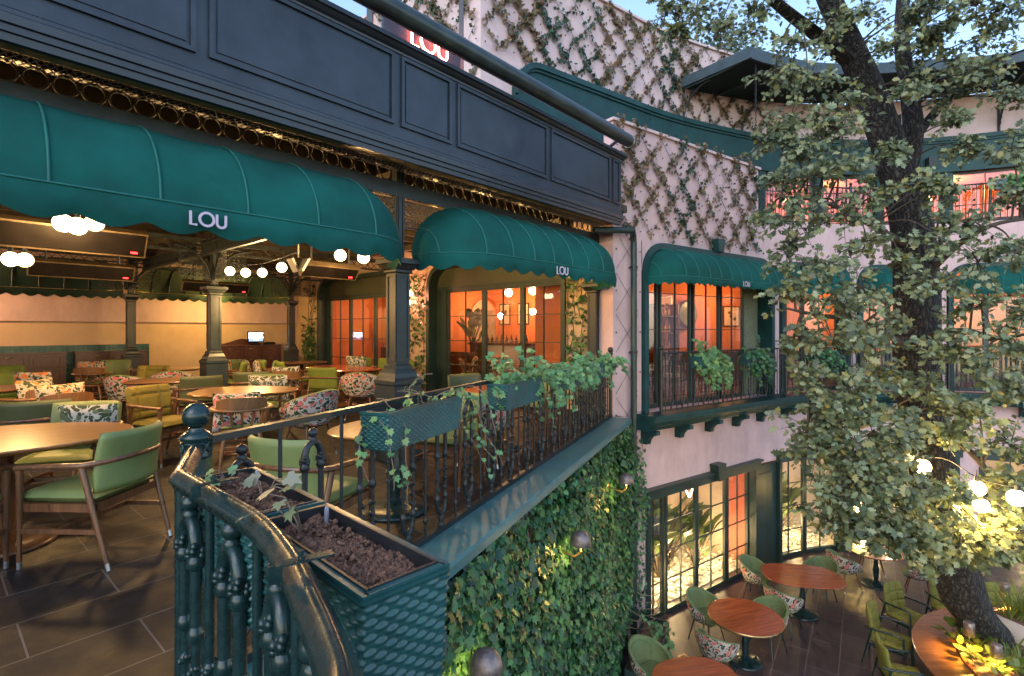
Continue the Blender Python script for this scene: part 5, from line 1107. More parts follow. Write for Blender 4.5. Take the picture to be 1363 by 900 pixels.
# ================================================================== FURNITURE
X_=V3((1,0,0))
def padded(b,w,d,h,c,r=.03,mi=0,fn=None,nu=20,nv=16):
    """soft cushion: rounded slab with a crown; fn bends it"""
    def shape(top):
        def f(u,v):
            x=(u*2-1); y=(v*2-1); e=(1-abs(x)**6)*(1-abs(y)**6); z=(h/2*(e**.35) if e>0 else 0)*(1 if top else -1)
            p=V3((x*w/2,y*d/2,z))
            return V3(c)+(fn(p,x,y,top) if fn else p)
        return f
    b.grid(shape(True),nu,nv,mi); b.grid(shape(False),nu,nv,mi)
def tapered(b,a,c,r0,r1,tip=None,n=10,mi=0):
    a=V3(a);c=V3(c)
    b.tube([a,c],[r0,r1],n,mi)
    if tip is not None: d=(a-c).normalized(); b.tube([c+d*.0,c+d*.045],[r1*1.04,r1*1.06],n,tip)
def chair_wood(label,cloth,wood='walnut',tuft=False,group='green armchairs on the terrace',loc=(0,0,0),rz=0):
    """armchair with a bent wooden rail running round its padded back"""
    T=thing('armchair',label,'chair',loc,rz,group,local=True)
    for sx in (-1,1):
        for y0,y1,z1 in ((.25,.235,.635),(-.33,-.16,.655)):
            b=MB(); tapered(b,(sx*.285,y1,z1),(sx*.275,y0,0),.021,.0135,1); b.build('leg',[M[wood],M['steel']],T)
    b=MB(); pts=[]
    for i in range(23):
        u=i/22*2-1; a=abs(u)
        if a>.55: t=(a-.55)/.45; pts.append(V3((math.copysign(.285+.0*t,u),-.17+.43*t,.655-.018*t)))
        else: q=u/.55*PI/2; pts.append(V3((.285*math.sin(q),-.17-.16*math.cos(q),.655+.022*math.cos(q))))
    b.sweep(pts,[(-.022,-.012),(-.022,.008),(-.012,.016),(.012,.016),(.022,.008),(.022,-.012),(.012,-.017),(-.012,-.017)],smooth=True); b.build('arm_rail',M[wood],T)
    def bend(p,x,y,top):                     # cushion wrapped round the inside of the rail
        q=x*1.12; t=p.z
        if tuft and top:
            g=min(abs(math.cos(x*PI)),abs(math.cos(y*PI))); t=p.z*(.40+.60*min(1,g*1.9)**.5)
        return V3(((.283-t)*math.sin(q),-.150-(.150-t)*math.cos(q)-.13*p.y-.02*y*y,.66+p.y))
    b=MB(); padded(b,.56,.38,.10 if tuft else .075,(0,0,0),fn=bend,nu=40 if tuft else 26,nv=32 if tuft else 18)
    b.build('backrest',M[cloth],T)
    b=MB(); padded(b,.53,.52,.085,(0,.02,.445)); b.build('seat',M[cloth],T)
    b=MB(); b.box((0,.235,.385),(.53,.035,.05)); b.box((0,-.22,.385),(.50,.035,.05))
    for sx in (-1,1): b.box((sx*.262,0,.385),(.03,.45,.05))
    b.build('seat_frame',M[wood],T)
    b=MB(); b.bar((-.275,0,.24),(.275,0,.24),.02,.03)
    for sx in (-1,1): b.bar((sx*.276,.24,.24),(sx*.276,-.285,.24),.02,.03)
    b.build('stretcher',M[wood],T)
    return T
def chair_spindle(label,loc=(0,0,0),rz=0,group='spindle back chairs on the terrace'):
    T=thing('spindle_chair',label,'chair',loc,rz,group,local=True)
    b=MB(); b.lathe([(.001,.415),(.20,.415),(.245,.425),(.25,.445),(.235,.455),(.001,.450)],(0,.02,0),24,sx=1,sy=.95); b.build('seat',M['chair_oak'],T)
    for sx in (-1,1):
        for y in (.19,-.17):
            b=MB(); b.tube([(sx*.15,y*.8,.43),(sx*.185,y*1.0,.25),(sx*.195,y*1.08,.16),(sx*.21,y*1.2,0)],[.016,.023,.017,.012],10); b.build('leg',M['chair_oak'],T)
    b=MB()
    for sx in (-1,1): b.tube([(sx*.19,.21,.19),(sx*.19,-.19,.19)],.011,8)
    b.tube([(-.19,0,.19),(.19,0,.19)],.011,8); b.tube([(-.18,.19,.27),(.18,.19,.27)],.010,8); b.tube([(-.175,-.17,.27),(.175,-.17,.27)],.010,8); b.build('stretcher',M['chair_oak'],T)
    bow=[V3((.285*math.sin(q),.02-.26*math.cos(q)+(.0 if abs(q)<1.6 else .1*(abs(q)-1.6)),.655)) for q in [-2.1+4.2*i/22 for i in range(23)]]
    b=MB(); b.sweep(bow,[(-.028,-.013),(-.028,.010),(-.018,.016),(.018,.016),(.028,.010),(.028,-.013)],smooth=True); b.build('arm_bow',M['chair_oak'],T)
    b=MB(); cr=[V3((.285*math.sin(q),.0-.27*math.cos(q),.0)) for q in [-1.0+2.0*i/16 for i in range(17)]]
    vs=[]
    for i,p in enumerate(cr): h=.125*(1-.35*abs(i/8-1)**3); vs += [p+ZU*.672,p+V3((0,-.012,0))+ZU*(.672+h),p+V3((0,.016,0))+ZU*(.672+h),p+V3((0,.028,0))+ZU*.672]
    b.add(vs,[(i*4+k,i*4+(k+1)%4,i*4+4+(k+1)%4,i*4+4+k) for i in range(16) for k in range(4)]+[(3,2,1,0),(64,65,66,67)]); b.build('crest_rail',M['chair_oak'],T)
    for q in (-1.95,-1.45,-.85,-.42,0,.42,.85,1.45,1.95):
        b=MB(); p=V3((.27*math.sin(q),.02-.25*math.cos(q),.655)); c=V3((.21*math.sin(q),.02-.20*math.cos(q),.445)); b.tube([c,(c*2+p)/3,(c+p*2)/3,p],[.009,.014,.013,.009],7); b.build('spindle',M['chair_oak'],T)
    b=MB(); padded(b,.40,.38,.045,(0,.02,.475)); b.build('seat_pad',M['green_leather'],T)
    return T
def chair_shell(label,outer='floral',inner='moss_cloth',legs='iron_green',loc=(0,0,0),rz=0,group='floral shell chairs',arm=1.0):
    """tub chair: printed outside, plain padded inside"""
    T=thing('shell_chair',label,'chair',loc,rz,group,local=True)
    A=2.05
    def top(q): return .80-.20*(abs(q)/A)**1.5*arm-.02*(abs(q)/A)**6
    def sh(u,v,off):
        q=(u*2-1)*A; zt=top(q); z0=.40
        z=z0+(zt-z0)*v; r=.215+.085*v**.8+.02*math.sin(PI*v); bell=.035*v*v*math.cos(q*.6)
        r+=off; fr=1+.10*max(0,-math.cos(q))
        return V3((r*1.02*math.sin(q),.03-(r+bell)*math.cos(q)*fr,z))
    n=34;m=12
    b=MB(); b.grid(lambda u,v:sh(u,v,.022),n,m)
    # under-seat bowl
    b.lathe([(.001,.335),(.12,.345),(.19,.375),(.228,.402)],(0,.03,0),28); b.build('shell',M[outer],T)
    b=MB()
    def inn(u,v):
        p=sh(u,v,-.022); return p
    b.grid(inn,n,m); 
    vs=[]
    for i in range(n+1): u=i/n; a=sh(u,1,.022); c=sh(u,1,-.022); vs += [a,(a+c)/2+ZU*.016,c]
    b.add(vs,[(i*3+k,i*3+k+1,i*3+k+4,i*3+k+3) for i in range(n) for k in range(2)],0,True)
    for u in (0,1):
        vs=[]
        for j in range(m+1): a=sh(u,j/m,.022); c=sh(u,j/m,-.022); vs += [a,(a+c)/2+(V3((0,.016,0))),c]
        b.add(vs,[(j*3+k,j*3+k+1,j*3+k+4,j*3+k+3) for j in range(m) for k in range(2)],0,True)
    b.build('lining',M[inner],T)
    b=MB(); pts=[sh(.30+.40*i/14,.22+.62*(1 if 0<i<14 else 0),-.028) for i in range(15)]; loop=[sh(.29,.2,-.028)]+[sh(.29,.2+.6*k/5,-.028) for k in range(1,5)]+[sh(.29+.42*i/12,.86-.06*abs(i/6-1)**4,-.028) for i in range(13)]+[sh(.71,.8-.6*k/5,-.028) for k in range(1,6)]
    b.tube(loop,.006,5); b.build('piping',M['chair_piping'],T)
    b=MB(); padded(b,.44,.46,.09,(0,.06,.43)); b.build('seat',M[inner],T)
    for sx in (-1,1):
        for y in (.20,-.17):
            b=MB(); tapered(b,(sx*.15,y*.75+.02,.38),(sx*.23,y*1.15+.02,0),.016,.011,1); b.build('leg',[M[legs],M['steel'] if legs!='iron_green' else M[legs]],T)
    return T
def chair_garden(label,loc=(0,0,0),rz=0,cloth='garden_cloth',group='tufted garden armchairs round the tree table'):
    T=thing('garden_armchair',label,'chair',loc,rz,group,local=True)
    def bk(p,x,y,top):
        gr=min(abs(math.sin(x*PI*1.5+PI/2)),abs(math.sin(y*PI*1.5+PI/2)))
        d=p.z*(.20+.80*min(1,gr*2.0)**.5) if top else p.z*.6
        w=1-.10*max(0,y); cv=.05*x*x
        return V3((p.x*w,-.235-.16*(p.y+.2)+d+cv,.67+p.y))
    b=MB(); padded(b,.50,.46,.10,(0,0,0),fn=bk,nu=42,nv=38); b.build('backrest',M[cloth],T)
    def st(p,x,y,top):
        gr=min(abs(math.sin(x*PI*1.5+PI/2)),abs(math.sin(y*PI*1.5+PI/2))); return V3((p.x,p.y,p.z*(.30+.70*min(1,gr*2.0)**.5) if top else p.z))
    b=MB(); padded(b,.50,.50,.10,(0,.03,.43),fn=st,nu=42,nv=38); b.build('seat',M[cloth],T)
    for sx in (-1,1):
        b=MB(); b.tube([(sx*.27,.26,0),(sx*.275,.22,.62),(sx*.275,.16,.645),(sx*.275,-.22,.62),(sx*.265,-.30,.64)],[.013,.016,.016,.016,.014],8); b.build('arm',M['iron_green'],T)
        b=MB(); tapered(b,(sx*.27,-.20,.62),(sx*.265,-.34,0),.016,.012); b.build('leg',M['iron_green'],T)
    b=MB(); b.box((0,.25,.37),(.53,.025,.03)); b.box((0,-.23,.37),(.53,.025,.03)); b.box((.265,0,.37),(.025,.48,.03)); b.box((-.265,0,.37),(.025,.48,.03)); b.build('seat_frame',M['iron_green'],T)
    return T
def table(name,label,loc,rx,ry,rz,top,foot='iron_green',n_=2.4,h=.75,rim=None,group='pedestal tables',tri=0):
    T=thing(name,label,'table',loc,rz,group,local=True)
    N=56
    def ring(k,z):
        o=[]
        for i in range(N):
            a=2*PI*i/N; c,s=math.cos(a),math.sin(a); r=(abs(c)**n_+abs(s)**n_)**(-1/n_)*(1+tri*math.cos(3*a)); o.append(V3(((rx+k)*c*r,(ry+k)*s*r,z)))
        return o
    R4_=[ring(-.035,h-.035),ring(-.004,h-.018),ring(0,h-.008),ring(-.006,h)]
    b=MB(); vs=[p for q in R4_ for p in q]; b.add(vs,[(j*N+i,j*N+(i+1)%N,j*N+N+(i+1)%N,j*N+N+i) for j in range(3) for i in range(N)]+[tuple(range(N))[::-1],tuple(range(3*N,4*N))]); b.build('tabletop',M[top],T)
    if rim:
        b=MB(); q=[ring(.001,h-.034),ring(.007,h-.032),ring(.007,h-.004),ring(.001,h-.002)]; vs=[p for w in q for p in w]; b.add(vs,[(j*N+i,j*N+(i+1)%N,j*N+N+(i+1)%N,j*N+N+i) for j in range(3) for i in range(N)],0,True); b.build('rim',M[rim],T)
    b=MB(); b.lathe([(.05,.03),(.042,.10),(.05,.22),(.062,.32),(.045,.42),(.036,.52),(.036,h-.05),(.09,h-.037)],(0,0,0),16); b.build('pedestal',M[foot],T)
    b=MB(); b.lathe([(.27,0),(.275,.012),(.262,.028),(.20,.042),(.09,.07),(.055,.10)],(0,0,0),32); b.build('base',M[foot],T)
    return T
def pillow(label,loc,rz,tilt,m='floral_leafy',w=.46,h=.40,group='patterned cushions on terrace chairs'):
    b=MB()
    def f(top):
        def g(u,v):
            x=u*2-1;y=v*2-1; e=max(0,(1-x**4)*(1-y**4)); z=.075*e**.6*(1 if top else -1); pin=1-.07*(1-abs(x*y)); return V3((x*w/2*(pin if abs(x)>.0 else 1),y*h/2*pin,z))
        return g
    b.grid(f(True),18,16); b.grid(f(False),18,16)
    mt=Matrix.Translation(V3(loc))@Matrix.Rotation(rz,4,'Z')@Matrix.Rotation(PI/2+tilt,4,'X')
    b.v=[tuple(mt@V3(v)) for v in b.v]; o=b.build('cushion',M[m]); return tag(o,label,'cushion',group)
def face_to(p,q): d=V3(q)-V3(p); return face(d.x,d.y)
# ------------------------------------------------------------------ near tables of the terrace
def G(px,py,Z=0): return onz(px,py,Z)
t1=V3((-3.52,3.62,0)); table('oak_table','big rounded oak table at the left photo edge on a wooden disc base',t1,.68,.60,.5,'table_oak','walnut',2.3,tri=.05)
c=chair_wood('green leather armchair seen from behind, nearest whole chair on the terrace','green_leather',loc=(-2.83,3.52,0)); c.rotation_euler[2]=face(-1,.04)
ARM=c
def arm(label,p,to,cloth=None,group=None):
    r=dup(ARM,p,face_to(p,to),label,group)
    if cloth:
        for ch in r.children:
            if ch.name.split('.')[0] in('backrest','seat'): 
                ch.data=ch.data.copy(); ch.data.materials[0]=M[cloth]
    return r
arm('green armchair cut off by the lower left photo edge',V3((-3.42,2.98,0)),t1)
arm('green armchair with floral cushion behind the big oak table',V3((-3.75,4.42,0)),t1)
pillow('white cushion with green leaf print behind the big oak table',(-3.70,4.56,.66),face(.2,-1),-.25)
arm('olive armchair with its broad back behind the big oak table',V3((-4.55,5.0,0)),V3((-5.4,6.2,0)),'olive_leather')
t2=V3((-3.34,6.45,0)); table('oak_table','rounded golden oak table in front of the mid terrace column',t2,.60,.52,.2,'table_oak','walnut',2.3,tri=.06)
SPN=chair_spindle('spindle back chair with floral cushion right behind the ball newel',(-2.92,5.62,0)); SPN.rotation_euler[2]=face_to((-2.92,5.62,0),t2)
def spin(label,p,to): return dup(SPN,p,face_to(p,to),label)
pillow('red and white floral cushion in the spindle chair behind the newel',(-2.94,5.55,.63),face_to((-2.92,5.62,0),t2),-.18,'floral')
TUF=chair_wood('mustard tufted armchair in profile left of the round oak table','mustard_cloth',tuft=True,loc=(-3.98,5.98,0)); TUF.rotation_euler[2]=face(.9,-.25)
def tuf(label,p,to,cloth=None,group=None):
    r=dup(TUF,p,face_to(p,to),label,group)
    if cloth:
        for ch in r.children:
            if ch.name.split('.')[0] in('backrest','seat'): ch.data=ch.data.copy(); ch.data.materials[0]=M[cloth]
    return r
SHT=chair_shell('floral shell chair with green lining just above the railing right of the round oak table','floral','moss_cloth','walnut',(-2.38,6.15,0),group='floral shell chairs on the terrace'); SHT.rotation_euler[2]=face(-1,.55)
def shell(src,label,p,to,group=None): return dup(src,p,face_to(p,to),label,group)
arm('armchair behind the round oak table with a leafy cushion',V3((-3.50,7.3,0)),t2,'moss_cloth'); pillow('pale cushion with dark leaves behind the round oak table',(-3.46,7.40,.66),face(0,-1),-.25,w=.56)
t3=V3((-5.25,7.75,0)); table('dark_table','dark brown square table left of the mid terrace column',t3,.42,.42,.4,'walnut','walnut',5)
arm('olive armchair turned away between the dark table and the column',V3((-4.55,7.55,0)),V3((-5.6,8.9,0)),'olive_leather')
shell(SHT,'orange floral shell chair left of the dark square table',V3((-6.05,8.2,0)),V3((-6.3,9.4,0)))
tuf('mustard tufted chair facing forward behind the orange floral shell chair',V3((-6.45,9.15,0)),V3((-6.2,7.6,0)))
t4=V3((-6.65,10.05,0)); table('dark_table','brown table in front of the slim column and cabinet row',t4,.55,.50,.4,'table_oak','walnut',3)
for i,(x,y,l) in enumerate(((-6.1,11.0,'red floral cushion left on the bench by the slim column'),(-5.6,10.9,'dark leaf cushion in the middle of the cushion row'),(-5.2,10.6,'white and red floral cushion beside the mid column base'))):
    cx=V3((x,y+.1,0)); arm('moss green chair holding the '+l.split(' cushion')[0]+' cushion',cx,t4,'moss_cloth'); pillow(l,(x,y,.68),face_to(cx,t4),-.2,('floral_orange','floral_leafy','floral')[i],.52)
shell(SHT,'floral shell chair in front of the brown table by the slim column',V3((-5.9,9.0,0)),t4)
spin('spindle chair with folded cushion in front of the far cabinets',V3((-8.1,10.0,0)),V3((-8.6,11.2,0))); pillow('orange floral cushion on the spindle chair before the cabinets',(-8.12,10.02,.70),face(-.4,1),-.15,'floral_orange')
arm('green chair facing the room behind the spindle chair at the cabinets',V3((-8.45,11.0,0)),V3((-7.9,9.9,0)))
t5=V3((-6.75,6.6,0)); table('dark_table','table with floral cushions round it at the far left photo edge',t5,.50,.50,.3,'walnut','walnut',3)
spin('spindle chair in front of two orange cushions at the left edge',V3((-5.95,6.5,0)),t5); pillow('orange cushion with pink roses on the spindle chair at the left',(-5.97,6.52,.68),face_to((-5.95,6.5,0),t5),-.2,'floral_orange')
spin('dark spindle chair between olive armchair and dark table',V3((-5.15,5.95,0)),V3((-6.2,6.6,0))); pillow('orange lily cushion above the olive armchair back',(-5.2,6.0,.68),face_to((-5.15,5.95,0),t5),-.2,'floral_orange',.5)
arm('light green chair behind the far left table',V3((-7.6,7.6,0)),t5,'lime_cloth'); pillow('long leafy cushion on the far left table chairs',(-6.9,7.5,.70),face(0,-1),-.2,'floral_orange',.55)
arm('light green chair in the far left corner before the cabinets',V3((-9.0,9.2,0)),V3((-8.1,8.2,0)),'lime_cloth')
# the right half of the dining terrace
t6=V3((-3.35,10.3,0)); table('red_table','long reddish table with lamp reflections below the left window',t6,.95,.48,ANG_U+PI/2,'table_red','walnut',3.2)
arm('lime armchair turned away in front of the long reddish table',V3((-3.25,9.25,0)),V3((-3.1,10.3,0)),'lime_cloth')
shell(SHT,'white floral shell chair between lime armchair and the front column',V3((-2.55,8.75,0)),V3((-2.75,10.1,0)))
spin('spindle chair with pale cushion before the reddish table',V3((-3.95,9.1,0)),V3((-4.2,10.4,0))); pillow('pale leafy cushion on the spindle chair before the reddish table',(-3.98,9.12,.66),face(-.3,1),-.2)
arm('lime chair behind the reddish table under the left window',V3((-2.9,11.6,0)),t6,'lime_cloth'); pillow('white leaf cushion on the chairs under the left window',(-3.5,11.7,.72),face(0,-1),-.2); arm('second chair under the left window holding a leaf cushion',V3((-3.5,11.82,0)),t6,'lime_cloth'); tuf('lime tufted chair at the window end of the reddish table',V3((-2.45,11.0,0)),t6,'lime_cloth')
t7=V3((-4.9,12.1,0)); table('dark_table','brown table before the till sideboard',t7,.55,.45,.5,'walnut','walnut',3)
arm('lime chair left of two in front of the till sideboard',V3((-5.15,11.2,0)),V3((-4.4,11.8,0)),'lime_cloth'); arm('lime chair right of two in front of the till sideboard',V3((-4.6,10.9,0)),V3((-3.9,11.5,0)),'lime_cloth')
arm('olive long back armchair beyond the round oak table',V3((-4.15,8.35,0)),V3((-4.6,9.6,0)),'olive_leather'); arm('lime chair between mid column and till sideboard',V3((-5.7,10.4,0)),V3((-6.6,10.0,0)),'lime_cloth')
# tables right behind the railing
tn=rl(2.12,.58); table('red_table','orange brown table close behind the railing under the first ivy planter',tn,.52,.46,rzs,'table_oak','iron_green',2.6,h=.70)
p=rl(1.16,.52); arm('large green armchair pressed against the railing below the first ivy planter',p,tn); p=rl(3.0,.62); arm('green armchair seen through the balusters facing the railing table',p,tn)
tm_=rl(4.55,.75); table('red_table','reddish table behind the middle railing planter',tm_,.5,.46,rzs,'table_red','iron_green',2.6)
shell(SHT,'floral chair with red flowers seen between the balusters',rl(3.75,.60),tm_); arm('olive armchair with rounded back right of the large front column',rl(5.1,1.45),tm_,'olive_leather'); arm('brown railed chair beyond the middle planter',rl(5.45,.6),tm_)
shell(SHT,'floral shell chair glowing below the sconce behind the front column',V3((-2.05,10.3,0)),V3((-1.2,10.9,0)))
# ------------------------------------------------------------------ courtyard furniture
def C3(x,y): return V3((x,y,GZ))
k1=C3(3.87,8.62); table('bistro_table','round red brown table with brass rim in the courtyard',k1,.58,.58,.3,'table_red','iron_green',2,rim='brass',group='courtyard tables')
k2=C3(5.62,10.05); table('bistro_table','rounded rectangular red brown table beside the dark door pier',k2,.72,.50,-.18,'table_red','iron_green',2.9,group='courtyard tables')
k3=C3(7.85,11.2); table('bistro_table','red lit table under the lowest oak branch',k3,.55,.5,.1,'table_red','iron_green',2.2,group='courtyard tables')
k4=C3(2.52,7.02); table('bistro_table','red brown table cut off by the bottom photo edge',k4,.60,.52,.2,'table_red','iron_green',2.4,group='courtyard tables')
SHC=chair_shell('green shell chair between the door and the brass rimmed table',loc=C3(3.42,9.22),group='floral shell chairs in the courtyard'); SHC.rotation_euler[2]=face_to(C3(3.42,9.22),k1)
shell(SHC,'shell chair right of the brass rimmed table showing its green lining',C3(4.42,8.95),k1); shell(SHC,'shell chair with floral back toward us left of the brass rimmed table',C3(3.22,8.18),k1+V3((.1,.35,0)))
shell(SHC,'shell chair beside the glass door at the rounded rectangular table',C3(4.98,10.62),k2); shell(SHC,'shell chair with green lining at the far side of the rounded rectangular table',C3(6.28,10.55),k2); shell(SHC,'shell chair with long floral back between the two red brown tables',C3(4.98,9.55),k2)
SHW=chair_shell('floral shell chair on wooden legs left of the red lit table',legs='walnut',loc=C3(7.05,11.05),group='floral shell chairs in the courtyard'); SHW.rotation_euler[2]=face_to(C3(7.05,11.05),k3)
shell(SHW,'wooden legged shell chair right of the red lit table under leaves',C3(8.45,10.75),k3); shell(SHW,'wooden legged shell chair behind the red lit table',C3(8.2,11.85),k3)
shell(SHC,'green shell chair peeking in at the bottom edge by the planter box',C3(2.05,7.72),k4)
# round table built around the oak
TC=C3(7.92,6.80); T=thing('tree_table','large ring shaped wooden table built around the oak trunk','table',TC)
b=MB(); b.lathe([(1.60,.715),(2.12,.715),(2.13,.725),(2.13,.745),(2.12,.752),(1.60,.752),(1.60,.715)],TC,96,smooth=False); b.build('tabletop',M['ring_wood'],T)
b=MB(); b.lathe([(1.58,0),(1.66,.0),(1.66,.713),(1.58,.713)],TC,72,smooth=False); b.build('drum',M['mahogany'],T)
T=thing('tree_bed','round planting bed inside the tree table','planter',TC); b=MB(); b.lathe([(1.545,.70),(1.595,.70),(1.595,.79),(1.545,.79),(1.545,.70)],TC,72,smooth=False); b.build('rim',M['ring_wood'],T); b=MB(); b.lathe([(.001,.80),(.8,.79),(1.55,.75)],TC,48); b.build('soil',M['soil'],T)
GAR=chair_garden('tufted garden armchair nearest the bottom edge at the tree table',C3(5.72,7.62)); GAR.rotation_euler[2]=face_to(C3(5.72,7.62),TC)
def gar(l,p): return dup(GAR,p,face_to(p,TC),l)
gar('middle tufted garden armchair on the left of the tree table',C3(6.20,8.52)); gar('tufted garden armchair seen from the front behind the tree table',C3(7.0,9.2)); gar('tufted garden armchair half hidden by the oak trunk',C3(7.95,9.35)); gar('tufted garden armchair right of the oak trunk behind the grasses',C3(8.75,9.15)); gar('tufted garden armchair cut off at the right photo edge',C3(9.5,8.8))
def tuft_plant(label,p,n,h,lw,m='bed_leaf',tm=LANCE,spread=.22,seed=1,grp='lit bedding plants round the oak'):
    rr=np.random.default_rng(seed); T=thing('bedding_plant',label,'plant',p,group=grp); b=MB(); P_=[];N_=[];Y_=[];S_=[]
    for i in range(n):
        a=rr.uniform(0,6.28); r=rr.uniform(0,spread); q=V3(p)+V3((math.cos(a)*r,math.sin(a)*r,0)); d=V3((math.cos(a)*rr.uniform(.15,.8),math.sin(a)*rr.uniform(.15,.8),1)).normalized(); L_=h*rr.uniform(.6,1.1)
        if tm is LANCE:                      # blades: bent strips
            w=lw*rr.uniform(.6,1.2); sdv=d.cross(ZU); sdv=(sdv.normalized() if sdv.length>1e-3 else X_)*w; pts=[q+d*L_*t+V3((d.x,d.y,-.6))*L_*t*t*.35 for t in (0,.35,.7,1)]
            b.add([pts[0]-sdv,pts[0]+sdv,pts[1]-sdv,pts[1]+sdv,pts[2]-sdv*.7,pts[2]+sdv*.7,pts[3]],[(0,1,3,2),(2,3,5,4),(4,5,6)])
        else: P_.append(q+d*L_*.5); N_.append(np.array((d.x,d.y,.6))*-1+np.array((0,0,1.2))+rr.normal(0,.3,3)); Y_.append(np.array(d)); S_.append(lw*rr.uniform(.7,1.2))
    if b.v: b.build('foliage',M[m],T)
    else:
        leaves('foliage',M[m],tm,P_,N_,Y_,S_,T)
k=0
BZ=GZ+.77
for px,py,tm,l in ((1278,848,OVAL,'broad leaved bedding plant lit under the left spotlight'),(1297,862,OVAL,'bright broad leaved plant at the ring table edge'),(1312,884,OVAL,'brightest leaf cluster below the right spotlight'),(1335,893,OVAL,'leafy bedding plant at the bottom photo edge'),(1318,862,LANCE,'grass tuft between the two spotlights'),(1345,872,LANCE,'arching grass tuft at the lower right of the bed'),(1290,842,LANCE,'thin grass tuft against the oak trunk'),(1360,892,LANCE,'grass clump at the lower right photo corner')):
    tuft_plant(l,onz(px,py,BZ)-ZU*.02,60 if tm is LANCE else 34,.40 if tm is LANCE else .24,.008 if tm is LANCE else .14,tm=tm,seed=k+3); k+=1
wp=C3(7.82,8.02)+ZU*.70; T=thing('garden_planter','pale square planter of tall grasses right of the oak','planter',wp); b=MB(); b.box(wp+ZU*.18,(.50,.50,.36),.3); b.build('box',M['white_paint'],T); b=MB(); b.box(wp+ZU*.362,(.44,.44,.02),.3); b.build('soil',M['soil'],T)
for i in range(2): tuft_plant(('tall yellow lit grass in the pale planter','second taller grass clump in the pale planter')[i],wp+V3((-.1+.2*i,.05*i,.36)),80,.62,.008,spread=.16,seed=30+i)
for i,(px,py,Y,zt,l) in enumerate(((1290,838,7.50,0,'left bronze garden spotlight on a stake at the trunk'),(1326,868,7.15,0,'right bronze garden spotlight on a stake at the trunk'),(1337,786,8.35,0,'rear amber garden spotlight right of the trunk'))):
    q=at(px,py,Y); p=V3((q.x,q.y,GZ+.76)); T=thing('garden_spotlight',l,'lamp',p,group='bronze spotlights in the tree bed'); b=MB(); b.tube([p,q],.006,6); b.build('stake',M['iron_dark'],T)
    b=MB(); b.lathe([(.001,.11),(.062,.11),(.066,.105),(.066,-.08),(.056,-.08),(.056,.08),(.001,.085)],q,18); b.build('shade',M['bronze_shade'],T); b=MB(); b.ball(q-ZU*.015,.03,8,6); b.build('bulb',M['lamp_amber'],T)
    lamp('spot_light',q-ZU*.06,24,(1,.60,.12),.03,'SPOT',spot=140,aim=(0,0,-1))
o=V3((2.72,9.02,GZ)); tx=RN; ty=-RD; T=thing('ground_planter','dark green metal planter box at the foot of the ivy wall','planter',o-tx*-.2+ty*.8); b=MB()
for a,c in ((o,o+ty*1.6),(o+tx*.42,o+tx*.42+ty*1.6)): b.bar(a+ZU*.22,c+ZU*.22,.03,.44)
for a,c in ((o+tx*.016,o+tx*.404),(o+ty*1.584+tx*.016,o+ty*1.584+tx*.404)): b.bar(a+ZU*.218,c+ZU*.218,.03,.436)
b.build('box',M['deep_green'],T); b=MB(); b.prism([o+ZU*.3,o+tx*.4+ZU*.3,o+tx*.4+ty*1.57+ZU*.3,o+ty*1.57+ZU*.3],ZU*.06); b.build('soil',M['soil'],T)
pot_ivy('green ivy creeping in the ground planter box',o+tx*.2+ty*.5+ZU*.38,ty,-tx,.9,GZ+.4,18,(.05,.08),.40,.6,71,'ivy plants on the courtyard floor')
b=MB(); 
for i in range(7):
    q=SF(-.35+.05*i,GZ+.6+.1*i,-.3); b.tube([q+V3((.22*math.cos(a)+.03*math.sin(3*a+i),-.1,.10*math.sin(a)-.2)) for a in [PI+PI*j/10 for j in range(11)]],.007,5)
tag(b.build('bare_vine',M['vine_stem']),'looping bare vine stems at the foot of the downpipe','vine')
b=MB(); b.box(C3(2.88,8.72)+ZU*.006,(.16,.12,.008),.5); b.box(C3(2.88,8.72)+ZU*.012,(.09,.06,.006),.5,1); tag(b.build('floor_box',[M['brass'],M['iron_dark']]),'small brass floor socket plate on the courtyard tiles','socket plate')

# dining-room furniture seen through the terrace doors
di=S1(3.6,0,1.2); table('red_table','indoor table behind the left pane of the terrace doors',di,.45,.42,0,'table_red','walnut',2.4,group='tables in the dining room')
for v,d,l in ((4.1,.75,'indoor spindle chair nearest the left pane of the terrace doors'),(3.1,1.6,'indoor spindle chair behind the middle terrace door'),(4.2,1.7,'indoor spindle chair in front of the arched niche')): dup(SPN,S1(v,0,d),face_to(S1(v,0,d),di),l,'chairs in the dining room')
arm('indoor olive armchair by the bar counter',S1(2.5,0,1.5),S1(3.2,0,2.6),'olive_leather','chairs in the dining room')
pillow('orange floral cushion on the indoor chair left of the terrace door',S1(4.05,.66,.85),face_to(S1(4.1,0,.75),di),-.2,'floral_orange')
pillow('orange floral cushion before the indoor arched niche',S1(4.15,.66,1.62),face_to(S1(4.2,0,1.7),di),-.2,'floral_orange')
for s,d,l in ((1.4,1.1,'dark chair inside the first courtyard window'),(2.6,1.3,'second dark chair inside the first courtyard window'),(3.5,1.0,'dark chair by the right pane of the first courtyard window')): dup(SPN,SF(s,0,d),1.0+s,l,'chairs in the lounge')
